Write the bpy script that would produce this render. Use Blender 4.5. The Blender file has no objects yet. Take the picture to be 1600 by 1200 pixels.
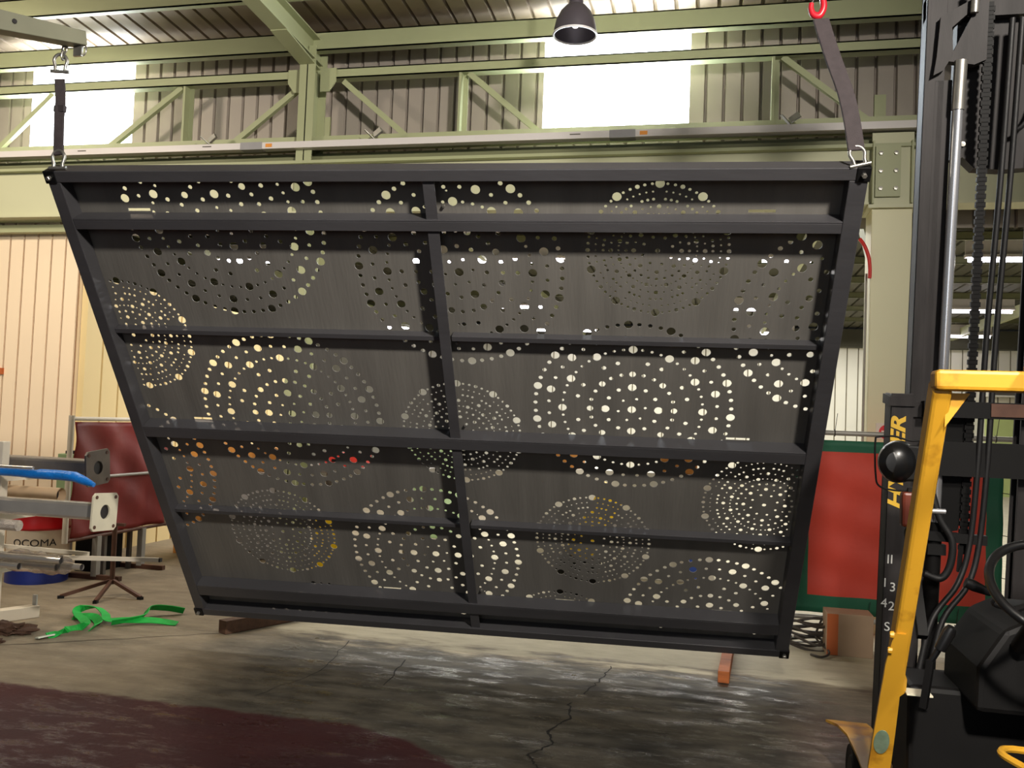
import bpy, bmesh, math, random
from mathutils import Vector, Matrix
from mathutils.geometry import delaunay_2d_cdt

C = bpy.context.scene.collection
scene = bpy.context.scene
random.seed(7)
R = math.radians

# ------------------------------------------------------------------ camera, world, lights, exposure
cam = bpy.data.objects.new('camera', bpy.data.cameras.new('camera'))
C.objects.link(cam)
cam.data.sensor_fit = 'HORIZONTAL'
cam.data.sensor_width = 36.0
cam.data.lens = 31.05
cam.data.clip_end = 200
cam.matrix_world = Matrix(((0.97525, -0.02848, 0.21926, 0.0),
                           (0.21773, -0.04869, -0.97479, 0.0),
                           (0.03844, 0.99841, -0.04129, 1.7),
                           (0, 0, 0, 1)))
scene.camera = cam

world = bpy.data.worlds.new('hall_ambient')
scene.world = world
world.use_nodes = True
wb = world.node_tree.nodes['Background']
wb.inputs['Color'].default_value = (0.86, 0.93, 1.0, 1)
wb.inputs['Strength'].default_value = 0.10

scene.view_settings.view_transform = 'Standard'
scene.view_settings.look = 'None'
scene.view_settings.gamma = 1
scene.view_settings.use_curve_mapping = False
scene.view_settings.exposure = 0.0


def light(kind, loc, target, energy, color, size=0.5, size_y=None, spread=None, name='hall_light'):
    ld = bpy.data.lights.new(name, kind)
    ld.energy = energy
    ld.color = color
    if kind == 'AREA':
        ld.size = size
        if size_y:
            ld.shape = 'RECTANGLE'
            ld.size_y = size_y
        if spread:
            ld.spread = spread
    else:
        ld.shadow_soft_size = size
    o = bpy.data.objects.new(name, ld)
    C.objects.link(o)
    o.location = loc
    d = Vector(target) - Vector(loc)
    o.rotation_euler = d.to_track_quat('-Z', 'Y').to_euler()
    return o


WARM = (1.0, 0.82, 0.62)
NEUT = (1.0, 0.93, 0.83)
# high-bay lamp of the hall, up on the right behind the camera: gives the frame its shadows
light('AREA', (2.6, -0.3, 4.9), (-1.0, 4.2, 3.7), 165, NEUT, 0.45, spread=R(80))
light('AREA', (0.5, -1.6, 4.4), (1.35, 3.2, 1.0), 20, NEUT, 0.3, spread=R(30))  # fill light added to brighten the yellow guard leg
# other high-bay lamps under the roof
light('AREA', (-7.8, 4.6, 5.0), (-7.8, 8.3, 1.9), 135, (1.0, 0.87, 0.71), 0.5)
light('AREA', (-5.6, 6.4, 5.4), (-5.6, 6.6, 0.0), 22, WARM, 0.6, spread=R(110))
# daylight through the two translucent sheets of the upper wall
light('AREA', (-7.1, 8.45, 5.05), (-7.1, 4.0, 5.9), 90, (0.86, 0.93, 1.0), 1.2, 0.9)
light('AREA', (-1.0, 8.45, 5.05), (-1.0, 4.0, 5.0), 130, (0.80, 0.89, 1.0), 1.4, 0.9)
# soft fill light added far behind the camera, to lift the dark sheet
light('AREA', (-1.0, -8.0, 2.2), (-1.0, 5.0, 1.8), 85, (0.90, 0.95, 1.0), 5.0, 3.2)
# the bay beyond: ceiling lights
for yy in (11.5, 15.6, 21.5, 26.5):
    light('AREA', (-0.5, yy, 4.55), (-0.5, yy, 0.0), 430, (1.0, 0.98, 0.92), 12.0, 0.4)


# ------------------------------------------------------------------ materials
def lin(c):
    return tuple(((v / 12.92) if v <= 0.04045 else ((v + 0.055) / 1.055) ** 2.4) for v in [x / 255.0 for x in c])


def mat(name, rgb, rough=0.6, metal=0.0, var=0.12, scale=3.0, bump=0.0, emit=None, spec=0.5, stretch=None, dirt=None, coat=0):
    m = bpy.data.materials.new(name)
    m.use_nodes = True
    nt = m.node_tree
    p = nt.nodes['Principled BSDF']
    p.inputs['Roughness'].default_value = rough
    p.inputs['Metallic'].default_value = metal
    p.inputs['Specular IOR Level'].default_value = spec
    if coat:
        p.inputs['Coat Weight'].default_value = coat
        p.inputs['Coat Roughness'].default_value = 0.15
    c = lin(rgb)
    if emit:
        p.inputs['Emission Color'].default_value = (*lin(rgb), 1)
        p.inputs['Emission Strength'].default_value = emit
    tc = nt.nodes.new('ShaderNodeTexCoord')
    mp = nt.nodes.new('ShaderNodeMapping')
    if stretch:
        mp.inputs['Scale'].default_value = stretch
    nt.links.new(tc.outputs['Object'], mp.inputs['Vector'])
    nz = nt.nodes.new('ShaderNodeTexNoise')
    nz.inputs['Scale'].default_value = scale
    nz.inputs['Detail'].default_value = 5
    nt.links.new(mp.outputs[0], nz.inputs['Vector'])
    rp = nt.nodes.new('ShaderNodeValToRGB')
    rp.color_ramp.elements[0].position = 0.3
    rp.color_ramp.elements[1].position = 0.7
    rp.color_ramp.elements[0].color = (*[v * (1 - var) for v in c], 1)
    rp.color_ramp.elements[1].color = (*[min(1, v * (1 + var)) for v in c], 1)
    nt.links.new(nz.outputs['Fac'], rp.inputs['Fac'])
    out = rp.outputs['Color']
    if dirt:
        n2 = nt.nodes.new('ShaderNodeTexNoise')
        n2.inputs['Scale'].default_value = scale * 2.3
        n2.inputs['Detail'].default_value = 8
        nt.links.new(mp.outputs[0], n2.inputs['Vector'])
        r2 = nt.nodes.new('ShaderNodeValToRGB')
        r2.color_ramp.elements[0].position = 0.56
        r2.color_ramp.elements[1].position = 0.68
        nt.links.new(n2.outputs['Fac'], r2.inputs['Fac'])
        mx = nt.nodes.new('ShaderNodeMixRGB')
        mx.inputs['Color2'].default_value = (*lin(dirt), 1)
        nt.links.new(r2.outputs['Color'], mx.inputs['Fac'])
        nt.links.new(out, mx.inputs['Color1'])
        out = mx.outputs['Color']
    nt.links.new(out, p.inputs['Base Color'])
    if bump:
        b = nt.nodes.new('ShaderNodeBump')
        b.inputs['Strength'].default_value = bump
        b.inputs['Distance'].default_value = 0.01
        n3 = nt.nodes.new('ShaderNodeTexNoise')
        n3.inputs['Scale'].default_value = scale * 8
        nt.links.new(mp.outputs[0], n3.inputs['Vector'])
        nt.links.new(n3.outputs['Fac'], b.inputs['Height'])
        nt.links.new(b.outputs[0], p.inputs['Normal'])
    return m


M = {}
M['panel'] = mat('dark_grey_primer', (112, 109, 104), 0.50, 0.15, 0.14, 1.2, 0.15, stretch=(6, 0.6, 1))
M['rail'] = mat('dark_grey_steel', (74, 73, 76), 0.40, 0.2, 0.12, 1.6, 0.10, stretch=(1, 3, 1))
M['bolt_dark'] = mat('black_oxide_steel', (30, 30, 32), 0.4, 0.6, 0.2, 8)
M['galv'] = mat('galvanised_steel', (165, 162, 155), 0.35, 0.8, 0.15, 12)
M['chrome'] = mat('chromed_rod', (225, 225, 228), 0.24, 0.85, 0.02, 2)
M['cladding'] = mat('grey_beige_cladding', (164, 154, 144), 0.55, 0.1, 0.06, 0.9, 0.0)
M['seam'] = mat('dark_grey_seam', (88, 82, 72), 0.7, 0, 0.1, 3)  # plain dark grey of the trunking slots and the grille
M['green_steel'] = mat('pale_green_paint', (166, 170, 132), 0.5, 0.0, 0.05, 1.4, 0.0, dirt=None)
M['cream_steel'] = mat('cream_green_paint', (196, 196, 162), 0.5, 0.0, 0.04, 1.0)
M['white_tray'] = mat('white_trunking', (214, 208, 206), 0.45, 0.0, 0.03, 2)
M['roof'] = mat('brown_grey_roof_sheet', (148, 132, 112), 0.6, 0.1, 0.08, 0.7)
M['roof_far'] = mat('olive_grey_roof_sheet', (66, 64, 48), 0.7, 0.1, 0.1, 0.7)
M['door'] = mat('cream_door_sheet', (250, 228, 196), 0.55, 0.0, 0.03, 0.8)
M['yellow_wall'] = mat('yellow_cream_sheet', (226, 204, 150), 0.55, 0.0, 0.04, 0.8)
M['far_wall'] = mat('pale_grey_sheet', (222, 219, 204), 0.6, 0.0, 0.05, 0.6)
M['seam_warm'] = mat('warm_brown_seam', (150, 118, 86), 0.7, 0, 0.1, 3)
M['seam_far'] = mat('olive_seam', (120, 112, 88), 0.7, 0, 0.1, 3)
M['window'] = mat('translucent_sheet_daylight', (245, 250, 255), 0.5, 0, 0.0, 1, emit=9.0)
M['tube'] = mat('fluorescent_tube', (250, 244, 255), 0.5, 0, 0.0, 1, emit=14.0)
M['yellow'] = mat('forklift_yellow', (210, 156, 44), 0.38, 0.0, 0.06, 3, 0.03, dirt=(150, 100, 25))
M['mast'] = mat('mast_dark_steel', (46, 43, 43), 0.6, 0.0, 0.25, 5, 0.05, spec=0.25, stretch=(4, 4, 0.5))
M['black'] = mat('black_plastic', (12, 11, 11), 0.6, 0.0, 0.2, 6, spec=0.2)
M['blackpaint'] = mat('black_paint', (13, 12, 12), 0.6, 0.0, 0.2, 4, spec=0.2)
M['rubber'] = mat('black_rubber', (18, 17, 18), 0.55, 0, 0.2, 12)
M['gloss_black'] = mat('gloss_black_plastic', (14, 14, 15), 0.34, 0, 0.1, 4, coat=0.15)
M['lettering'] = mat('yellow_lettering', (214, 172, 58), 0.5, 0, 0.1, 9)
M['white_paint'] = mat('white_stencil_paint', (200, 200, 196), 0.6, 0, 0.08, 9)
M['amber'] = mat('orange_lens', (96, 38, 20), 0.4, 0, 0.1, 5)
M['red_cloth'] = mat('red_welding_curtain', (204, 66, 48), 0.62, 0, 0.12, 1.6, 0.2)
M['dkred_cloth'] = mat('dark_red_welding_curtain', (124, 33, 28), 0.55, 0, 0.12, 1.6, 0.2)
M['green_cloth'] = mat('dark_green_border', (24, 92, 66), 0.65, 0, 0.12, 3, 0.1)
M['grey_pipe'] = mat('grey_frame_tube', (160, 156, 148), 0.45, 0.2, 0.1, 5)
M['pale_pipe'] = mat('pale_frame_tube', (206, 196, 178), 0.5, 0.0, 0.08, 5)
M['sling'] = mat('black_webbing', (58, 50, 52), 0.8, 0, 0.15, 30, 0.3)
M['red_hook'] = mat('red_painted_hook', (196, 28, 44), 0.35, 0, 0.1, 6)
M['silver'] = mat('silver_tube', (205, 200, 192), 0.25, 0.7, 0.08, 6)
M['raw_steel'] = mat('raw_grey_steel', (122, 116, 110), 0.42, 0.6, 0.15, 5)
M['plate_dark'] = mat('dark_flange_steel', (104, 94, 86), 0.5, 0.3, 0.2, 7)
M['plate_pale'] = mat('pale_flange_primer', (214, 207, 184), 0.55, 0.0, 0.06, 7)
M['cardboard'] = mat('cardboard_tube', (196, 168, 134), 0.8, 0, 0.08, 6)
M['blue_film'] = mat('blue_plastic_film', (18, 116, 206), 0.3, 0, 0.15, 9, 0.5)
M['clear_film'] = mat('wrinkled_clear_film', (206, 196, 186), 0.15, 0.3, 0.25, 18, 1.0)
M['drum_red'] = mat('drum_red', (188, 26, 30), 0.35, 0, 0.06, 4)
M['drum_white'] = mat('drum_white', (222, 208, 186), 0.4, 0, 0.05, 4)
M['drum_blue'] = mat('drum_blue', (22, 42, 120), 0.35, 0, 0.08, 4)
M['ink'] = mat('black_ink', (28, 24, 26), 0.6)
M['rust'] = mat('brown_rusty_steel', (92, 62, 48), 0.6, 0.3, 0.25, 9)
M['strap'] = mat('green_webbing', (20, 172, 66), 0.7, 0, 0.15, 20, 0.3)
M['strap_end'] = mat('pale_strap_end', (220, 226, 210), 0.7)
M['rag'] = mat('brown_rag', (84, 60, 46), 0.9, 0, 0.3, 12, 0.6)
M['timber'] = mat('dark_timber', (98, 70, 52), 0.75, 0, 0.2, 4, 0.3, stretch=(1, 8, 8))
M['timber_orange'] = mat('orange_timber', (176, 98, 48), 0.7, 0, 0.2, 4, 0.3, stretch=(1, 8, 8))
M['box_pale'] = mat('pale_board', (176, 150, 124), 0.8, 0, 0.06, 3)
M['box_orange'] = mat('orange_board', (190, 100, 52), 0.8, 0, 0.1, 3)
M['cable'] = mat('grey_black_cable', (66, 60, 54), 0.5, 0, 0.2, 15)
M['sign_red'] = mat('sign_red', (216, 30, 42), 0.45)
M['sign_white'] = mat('sign_white', (226, 220, 205), 0.45)
M['red_hose'] = mat('red_hose', (206, 44, 38), 0.5)
M['lamp_shell'] = mat('grey_lamp_reflector', (96, 90, 98), 0.4, 0.4, 0.08, 4)
M['lamp_rim'] = mat('white_lamp_rim', (238, 234, 236), 0.35)
M['bulb'] = mat('milky_bulb', (250, 246, 240), 0.3, emit=1.6)
M['orange_mark'] = mat('orange_label', (230, 150, 60), 0.6)
M['grey_mark'] = mat('grey_plastic', (150, 148, 150), 0.5)
M['mach_yellow'] = mat('machine_yellow', (236, 196, 20), 0.4, 0, 0.05, 3)
M['mach_green'] = mat('machine_green', (140, 166, 120), 0.5, 0, 0.05, 3)
M['mach_blue'] = mat('machine_blue', (36, 70, 160), 0.5, 0, 0.05, 3)
M['kraft'] = mat('kraft_brown', (184, 124, 54), 0.7, 0, 0.1, 3)
M['red_box'] = mat('red_box_paint', (190, 46, 36), 0.5, 0, 0.08, 3)
M['white_box'] = mat('white_sheet_metal', (216, 214, 204), 0.5, 0, 0.05, 3)
M['pale_yellow'] = mat('pale_yellow_paint', (244, 236, 178), 0.5, 0, 0.04, 2)
M['door_green'] = mat('pale_green_door', (186, 200, 130), 0.5, 0, 0.05, 2)
M['crack'] = mat('black_floor_crack', (22, 20, 18), 0.9)


def floor_material():
    m = bpy.data.materials.new('worn_concrete')
    m.use_nodes = True
    nt = m.node_tree
    N = nt.nodes.new
    L = nt.links.new
    p = nt.nodes['Principled BSDF']
    tc = N('ShaderNodeTexCoord')
    sep = N('ShaderNodeSeparateXYZ')
    L(tc.outputs['Object'], sep.inputs[0])

    def noise(scale, detail=6, stretch=None, rough=0.55):
        n = N('ShaderNodeTexNoise')
        n.inputs['Scale'].default_value = scale
        n.inputs['Detail'].default_value = detail
        n.inputs['Roughness'].default_value = rough
        if stretch:
            mp = N('ShaderNodeMapping')
            mp.inputs['Scale'].default_value = stretch
            L(tc.outputs['Object'], mp.inputs['Vector'])
            L(mp.outputs[0], n.inputs['Vector'])
        else:
            L(tc.outputs['Object'], n.inputs['Vector'])
        return n.outputs['Fac']

    def math_(op, a, b=None, c=None, clamp=False):
        n = N('ShaderNodeMath')
        n.operation = op
        n.use_clamp = clamp
        for i, v in enumerate((a, b, c)):
            if v is None:
                continue
            if isinstance(v, (int, float)):
                n.inputs[i].default_value = v
            else:
                L(v, n.inputs[i])
        return n.outputs[0]

    def ramp(f, a, b, ca=(0, 0, 0), cb=(1, 1, 1)):
        r = N('ShaderNodeValToRGB')
        r.color_ramp.elements[0].position = a
        r.color_ramp.elements[1].position = b
        r.color_ramp.elements[0].color = (*ca, 1)
        r.color_ramp.elements[1].color = (*cb, 1)
        L(f, r.inputs['Fac'])
        return r.outputs['Color']

    def mix(f, a, b):
        n = N('ShaderNodeMixRGB')
        L(f, n.inputs['Fac']) if not isinstance(f, float) else None
        for k, v in (('Color1', a), ('Color2', b)):
            if isinstance(v, tuple):
                n.inputs[k].default_value = (*v, 1)
            else:
                L(v, n.inputs[k])
        return n.outputs['Color']

    def sstep(v, a, b):
        n = N('ShaderNodeMapRange')
        n.interpolation_type = 'SMOOTHSTEP'
        n.inputs['From Min'].default_value = a
        n.inputs['From Max'].default_value = b
        L(v, n.inputs['Value'])
        return n.outputs[0]

    x, y = sep.outputs['X'], sep.outputs['Y']
    big = noise(0.9)
    mid = noise(4.0, 8, (1, 2.2, 1))
    fine = noise(26, 8)
    dry = mix(ramp(mid, 0.3, 0.7), lin((118, 106, 88)), lin((152, 140, 118)))
    dry = mix(ramp(fine, 0.35, 0.75), dry, lin((132, 120, 100)))
    # scuffed, damp concrete in front of the hanging frame: own shape with ragged edge
    wob = math_('MULTIPLY', math_('SUBTRACT', noise(2.6, 7, (1, 3, 1)), 0.5), 1.0)
    yy = math_('ADD', y, wob)
    xx = math_('ADD', x, math_('MULTIPLY', math_('SUBTRACT', big, 0.5), 1.6))
    damp = math_('MULTIPLY', math_('SUBTRACT', 1.0, sstep(yy, 6.15, 6.45)),
                 math_('MULTIPLY', sstep(xx, -3.7, -2.7), math_('SUBTRACT', 1.0, math_('MULTIPLY', sstep(xx, 0.4, 1.1), 0.55))))
    dampcol = mix(ramp(mid, 0.32, 0.68), lin((52, 48, 41)), lin((96, 90, 78)))
    lit_floor = math_('MULTIPLY', sstep(yy, 6.25, 6.55), sstep(x, -3.9, -2.9))  # paler concrete painted in where the floor behind the frame is brightly lit
    dry = mix(lit_floor, dry, mix(ramp(mid, 0.3, 0.7), lin((176, 168, 144)), lin((198, 190, 166))))
    base = mix(damp, dry, dampcol)
    # dark red floor paint, near left
    wob2 = math_('MULTIPLY', math_('SUBTRACT', noise(5.0, 8, (1, 2, 1)), 0.5), 0.16)
    edge = math_('ADD', y, wob2)
    # paint border: straight, then curving towards the camera on the right
    bend = math_('MULTIPLY', math_('POWER', math_('MAXIMUM', math_('ADD', x, 2.0), 0.0), 2.0), -0.55)
    bend2 = math_('ADD', 4.62, bend)
    red = math_('SUBTRACT', 1.0, sstep(math_('SUBTRACT', edge, bend2), -0.03, 0.03))
    wear = ramp(noise(7.0, 10, (0.7, 2.5, 1), 0.7), 0.60, 0.70)
    redcol = mix(ramp(big, 0.35, 0.7), lin((68, 26, 27)), lin((50, 18, 22)))
    redcol = mix(math_('MULTIPLY', wear, 0.45), redcol, lin((120, 78, 58)))
    col = mix(red, base, redcol)
    # faint red trace near the truck
    tr = math_('MULTIPLY', sstep(x, 0.35, 0.8), math_('MULTIPLY', math_('SUBTRACT', 1.0, sstep(y, 5.3, 6.0)), 0.35))
    col = mix(tr, col, lin((112, 76, 66)))
    stain = ramp(noise(1.7, 9, (1, 2.6, 1), 0.65), 0.62, 0.72)
    col = mix(math_('MULTIPLY', stain, 0.35), col, lin((48, 44, 38)))
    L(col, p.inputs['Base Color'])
    # roughness: wet blotches
    wet = ramp(noise(3.2, 9, (1, 2.5, 1), 0.7), 0.50, 0.62)
    wetm = math_('MULTIPLY', wet, math_('MAXIMUM', damp, red), clamp=True)
    rg = math_('SUBTRACT', 0.70, math_('MULTIPLY', wetm, 0.60))
    L(rg, p.inputs['Roughness'])
    b = N('ShaderNodeBump')
    b.inputs['Strength'].default_value = 0.55
    b.inputs['Distance'].default_value = 0.012
    L(noise(13, 8, (1, 1.6, 1), 0.65), b.inputs['Height'])
    L(b.outputs[0], p.inputs['Normal'])
    p.inputs['Specular IOR Level'].default_value = 0.35
    return m


M['floor'] = floor_material()
M['column_paint'] = mat('column_cream_paint', (222, 218, 180), 0.5, 0, 0.04, 1)
M['olive_grey'] = mat('grey_green_paint', (128, 128, 108), 0.55, 0, 0.08, 4)
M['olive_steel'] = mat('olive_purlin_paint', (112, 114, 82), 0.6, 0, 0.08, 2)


# ------------------------------------------------------------------ mesh helpers
def obj(name, bm, m, parent=None, loc=None, smooth=False, bevel=0.0):
    me = bpy.data.meshes.new(name)
    if smooth:
        for f in bm.faces:
            f.smooth = True
    bm.normal_update()
    bm.to_mesh(me)
    bm.free()
    for mm in (m if isinstance(m, (list, tuple)) else [m]):
        me.materials.append(mm)
    o = bpy.data.objects.new(name, me)
    C.objects.link(o)
    if parent is not None:
        o.parent = parent
    if loc is not None:
        o.location = loc
    if bevel:
        b = o.modifiers.new('bevel', 'BEVEL')
        b.width = bevel
        b.segments = 2
        b.limit_method = 'ANGLE'
    if smooth:
        o.data.set_sharp_from_angle(angle=R(40))
    return o


def tag(o, label, cat, group=None):
    o['label'] = label
    o['category'] = cat
    if group:
        o['group'] = group
    return o


def thing(name, label, cat, loc=(0, 0, 0), group=None, rot=None):
    o = bpy.data.objects.new(name, None)
    o.empty_display_size = 0.1
    C.objects.link(o)
    o.location = loc
    if rot:
        o.rotation_euler = rot
    return tag(o, label, cat, group)


def struct(name, bm, m, parent=None, smooth=False):
    o = obj(name, bm, m, parent, smooth=smooth)
    if parent is None:
        o['kind'] = 'structure'
    return o


def box(bm, x0, x1, y0, y1, z0, z1, mi=0):
    vs = [bm.verts.new((x, y, z)) for z in (z0, z1) for y in (y0, y1) for x in (x0, x1)]
    for f in ((0, 2, 3, 1), (4, 5, 7, 6), (0, 1, 5, 4), (2, 6, 7, 3), (0, 4, 6, 2), (1, 3, 7, 5)):
        bm.faces.new([vs[i] for i in f]).material_index = mi
    return vs


def B(*boxes):
    bm = bmesh.new()
    for b in boxes:
        box(bm, *b)
    return bm


def bar(bm, a, b, w, h, up=(0, 0, 1), w2=None, h2=None, mi=0):
    a, b = Vector(a), Vector(b)
    d = (b - a).normalized()
    up = Vector(up)
    s = d.cross(up)
    if s.length < 1e-4:
        s = d.cross(Vector((1, 0, 0)))
    s.normalize()
    u = s.cross(d).normalized()
    w2 = w if w2 is None else w2
    h2 = h if h2 is None else h2
    vs = []
    for p, ww, hh in ((a, w, h), (b, w2, h2)):
        for i, j in ((-1, -1), (1, -1), (1, 1), (-1, 1)):
            vs.append(bm.verts.new(p + s * (i * ww / 2) + u * (j * hh / 2)))
    for f in ((3, 2, 1, 0), (4, 5, 6, 7), (0, 1, 5, 4), (1, 2, 6, 5), (2, 3, 7, 6), (3, 0, 4, 7)):
        bm.faces.new([vs[i] for i in f]).material_index = mi


def tube(bm, pts, r, n=12, caps=True, mi=0, closed=False):
    pts = [Vector(p) for p in pts]
    rings = []
    prev = None
    N_ = len(pts)
    for i, p in enumerate(pts):
        if closed:
            t = (pts[(i + 1) % N_] - pts[i - 1]).normalized()
        else:
            t = (pts[min(i + 1, N_ - 1)] - pts[max(i - 1, 0)]).normalized()
        if prev is None:
            u = t.orthogonal().normalized()
        else:
            u = (prev - t * prev.dot(t))
            u = u.normalized() if u.length > 1e-5 else t.orthogonal().normalized()
        prev = u
        v = t.cross(u)
        rr = r[i] if isinstance(r, (list, tuple)) else r
        rings.append([bm.verts.new(p + (u * math.cos(2 * math.pi * k / n) + v * math.sin(2 * math.pi * k / n)) * rr) for k in range(n)])
    rng = range(N_ if closed else N_ - 1)
    for i in rng:
        a, b = rings[i], rings[(i + 1) % N_]
        for k in range(n):
            bm.faces.new((a[k], a[(k + 1) % n], b[(k + 1) % n], b[k])).material_index = mi
    if caps and not closed:
        bm.faces.new(rings[0][::-1]).material_index = mi
        bm.faces.new(rings[-1]).material_index = mi


def T(pts, r, n=12, **k):
    bm = bmesh.new()
    tube(bm, pts, r, n, **k)
    return bm


def smooth_path(pts, sub=6):
    pts = [Vector(p) for p in pts]
    out = []
    for i in range(len(pts) - 1):
        p0 = pts[max(i - 1, 0)]
        p1, p2 = pts[i], pts[i + 1]
        p3 = pts[min(i + 2, len(pts) - 1)]
        for k in range(sub):
            t = k / sub
            out.append(0.5 * ((2 * p1) + (p2 - p0) * t + (2 * p0 - 5 * p1 + 4 * p2 - p3) * t * t + (3 * p1 - p0 - 3 * p2 + p3) * t ** 3))
    out.append(pts[-1])
    return out


def lathe(bm, prof, n=32, mi=0):
    """prof: list of (r, z)"""
    rings = []
    for r, z in prof:
        if r < 1e-5:
            rings.append([bm.verts.new((0, 0, z))])
        else:
            rings.append([bm.verts.new((r * math.cos(2 * math.pi * k / n), r * math.sin(2 * math.pi * k / n), z)) for k in range(n)])
    for a, b in zip(rings, rings[1:]):
        for k in range(n):
            k2 = (k + 1) % n
            if len(a) == 1 and len(b) > 1:
                f = (a[0], b[k2], b[k])
            elif len(b) == 1 and len(a) > 1:
                f = (a[k], a[k2], b[0])
            else:
                f = (a[k], a[k2], b[k2], b[k])
            bm.faces.new(f).material_index = mi


def ribbon(bm, pts, w, th, side=None, mi=0):
    """flat strap following pts; side(i) gives the width direction"""
    pts = [Vector(p) for p in pts]
    rows = []
    for i, p in enumerate(pts):
        t = (pts[min(i + 1, len(pts) - 1)] - pts[max(i - 1, 0)]).normalized()
        s = Vector(side(i / (len(pts) - 1)) if side else (1, 0, 0))
        s = (s - t * s.dot(t)).normalized()
        nn = t.cross(s).normalized()
        rows.append([bm.verts.new(p + s * (i_ * w / 2) + nn * (j_ * th / 2)) for i_, j_ in ((-1, -1), (1, -1), (1, 1), (-1, 1))])
    for a, b in zip(rows, rows[1:]):
        for k in range(4):
            bm.faces.new((a[k], a[(k + 1) % 4], b[(k + 1) % 4], b[k])).material_index = mi
    bm.faces.new(rows[0][::-1])
    bm.faces.new(rows[-1])


def text_bm(body, size, depth, mtx, bold=0.0):
    cu = bpy.data.curves.new('t', 'FONT')
    cu.body = body
    cu.size = size
    cu.extrude = depth
    cu.offset = bold
    cu.align_x = 'CENTER'
    cu.align_y = 'CENTER'
    o = bpy.data.objects.new('t', cu)
    C.objects.link(o)
    dg = bpy.context.evaluated_depsgraph_get()
    me = bpy.data.meshes.new_from_object(o.evaluated_get(dg))
    bpy.data.objects.remove(o)
    bm = bmesh.new()
    bm.from_mesh(me)
    bm.transform(mtx)
    return bm


def frame_mtx(o, ex, ey, ez):
    ex, ey, ez = Vector(ex), Vector(ey), Vector(ez)
    return Matrix(((ex.x, ey.x, ez.x, o[0]), (ex.y, ey.y, ez.y, o[1]), (ex.z, ey.z, ez.z, o[2]), (0, 0, 0, 1)))


def copy_tree(o, parent=None):
    c = o.copy()
    C.objects.link(c)
    if parent is not None:
        c.parent = parent
    for ch in list(o.children):
        copy_tree(ch, c)
    return c


# ------------------------------------------------------------------ setting: floor, roofs, walls
bm = bmesh.new()
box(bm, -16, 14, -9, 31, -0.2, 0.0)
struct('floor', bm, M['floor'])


def corrugated(x0, x1, z0, z1, pitch, depth, rib=0.25, y=0.0):
    """vertical-rib sheet in the local xz plane facing -y (double sided thin sheet with thickness)"""
    bm = bmesh.new()
    xs = []
    n = int(math.ceil((x1 - x0) / pitch))
    for i in range(n):
        a = x0 + i * pitch
        for t, d in ((0.0, 0), (1 - rib - 0.06, 0), (1 - rib + 0.02, depth), (1 - 0.08, depth)):
            xv = a + t * pitch
            if xv <= x1:
                xs.append((xv, y + d))
    xs.append((x1, y))
    for off, flip in ((0.0, False), (0.004, True)):
        lo = [bm.verts.new((px, py + off, z0)) for px, py in xs]
        hi = [bm.verts.new((px, py + off, z1)) for px, py in xs]
        for i in range(len(xs) - 1):
            f = (lo[i], lo[i + 1], hi[i + 1], hi[i])
            bm.faces.new(f[::-1] if flip else f)
    return bm


YW = 8.3      # plane of the row of columns
# upper cladding behind the girder, in lengths between the translucent sheets
def clad(name, x0, x1, z0, z1, y, pitch, depth, m, seam=None, rib=0.14):
    o = struct(name, corrugated(x0, x1, z0, z1, pitch, depth, rib, y), m)
    return o


clad('wall_back', -12.0, -7.78, 3.6, 6.2, 8.62, 0.172, 0.045, M['cladding'])
clad('wall_back', -6.43, -1.73, 3.6, 6.2, 8.62, 0.172, 0.045, M['cladding'])
clad('wall_back', -0.28, 9.0, 3.6, 6.2, 8.62, 0.172, 0.045, M['cladding'])
clad('wall_back', -7.78, -6.43, 3.6, 4.58, 8.62, 0.172, 0.045, M['cladding'])
clad('wall_back', -1.73, -0.28, 3.6, 4.58, 8.62, 0.172, 0.045, M['cladding'])
clad('wall_back', -7.78, -6.43, 5.62, 6.2, 8.62, 0.172, 0.045, M['cladding'])
clad('wall_back', -1.73, -0.28, 5.62, 6.2, 8.62, 0.172, 0.045, M['cladding'])
struct('window_1', corrugated(-7.78, -6.43, 4.58, 5.62, 0.172, 0.03, 0.2, 8.63), M['window'])
struct('window_2', corrugated(-1.73, -0.28, 4.58, 5.62, 0.172, 0.03, 0.2, 8.63), M['window'])

# roof over this hall: ribs run towards the wall
def roof(name, x0, x1, y0, z0, y1, z1, pitch, depth, m):
    bm = bmesh.new()
    xs = []
    n = int((x1 - x0) / pitch)
    for i in range(n):
        a = x0 + i * pitch
        for t, d in ((0.0, 0), (0.80, 0), (0.84, depth), (0.96, depth)):
            xs.append((a + t * pitch, d))
    for off in (0.0, 0.01):
        A = [bm.verts.new((px, y0, z0 + d + off)) for px, d in xs]
        D = [bm.verts.new((px, y1, z1 + d + off)) for px, d in xs]
        for i in range(len(xs) - 1):
            bm.faces.new((A[i], A[i + 1], D[i + 1], D[i]))
    return struct(name, bm, m)


roof('ceiling', -13, 10, -8.8, 6.55, 8.7, 5.70, 0.20, 0.05, M['roof'])
roof('ceiling', -16, 14, 8.75, 5.05, 30.5, 4.95, 0.30, 0.05, M['roof_far'])

n_trim = [0]


def trim(bm, m):
    n_trim[0] += 1
    return struct('trim_%d' % n_trim[0], bm, m)


def roofz(y):
    return 6.55 + (y + 8.8) * (5.70 - 6.55) / 17.5


# eaves beam and purlins (C-sections: web with two flanges)
def channel_x(x0, x1, y, z0, z1, fl=0.07, t=0.012):
    return B((x0, x1, y, y + t, z0, z1), (x0, x1, y, y + fl, z0, z0 + t), (x0, x1, y, y + fl, z1 - t, z1))


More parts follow.
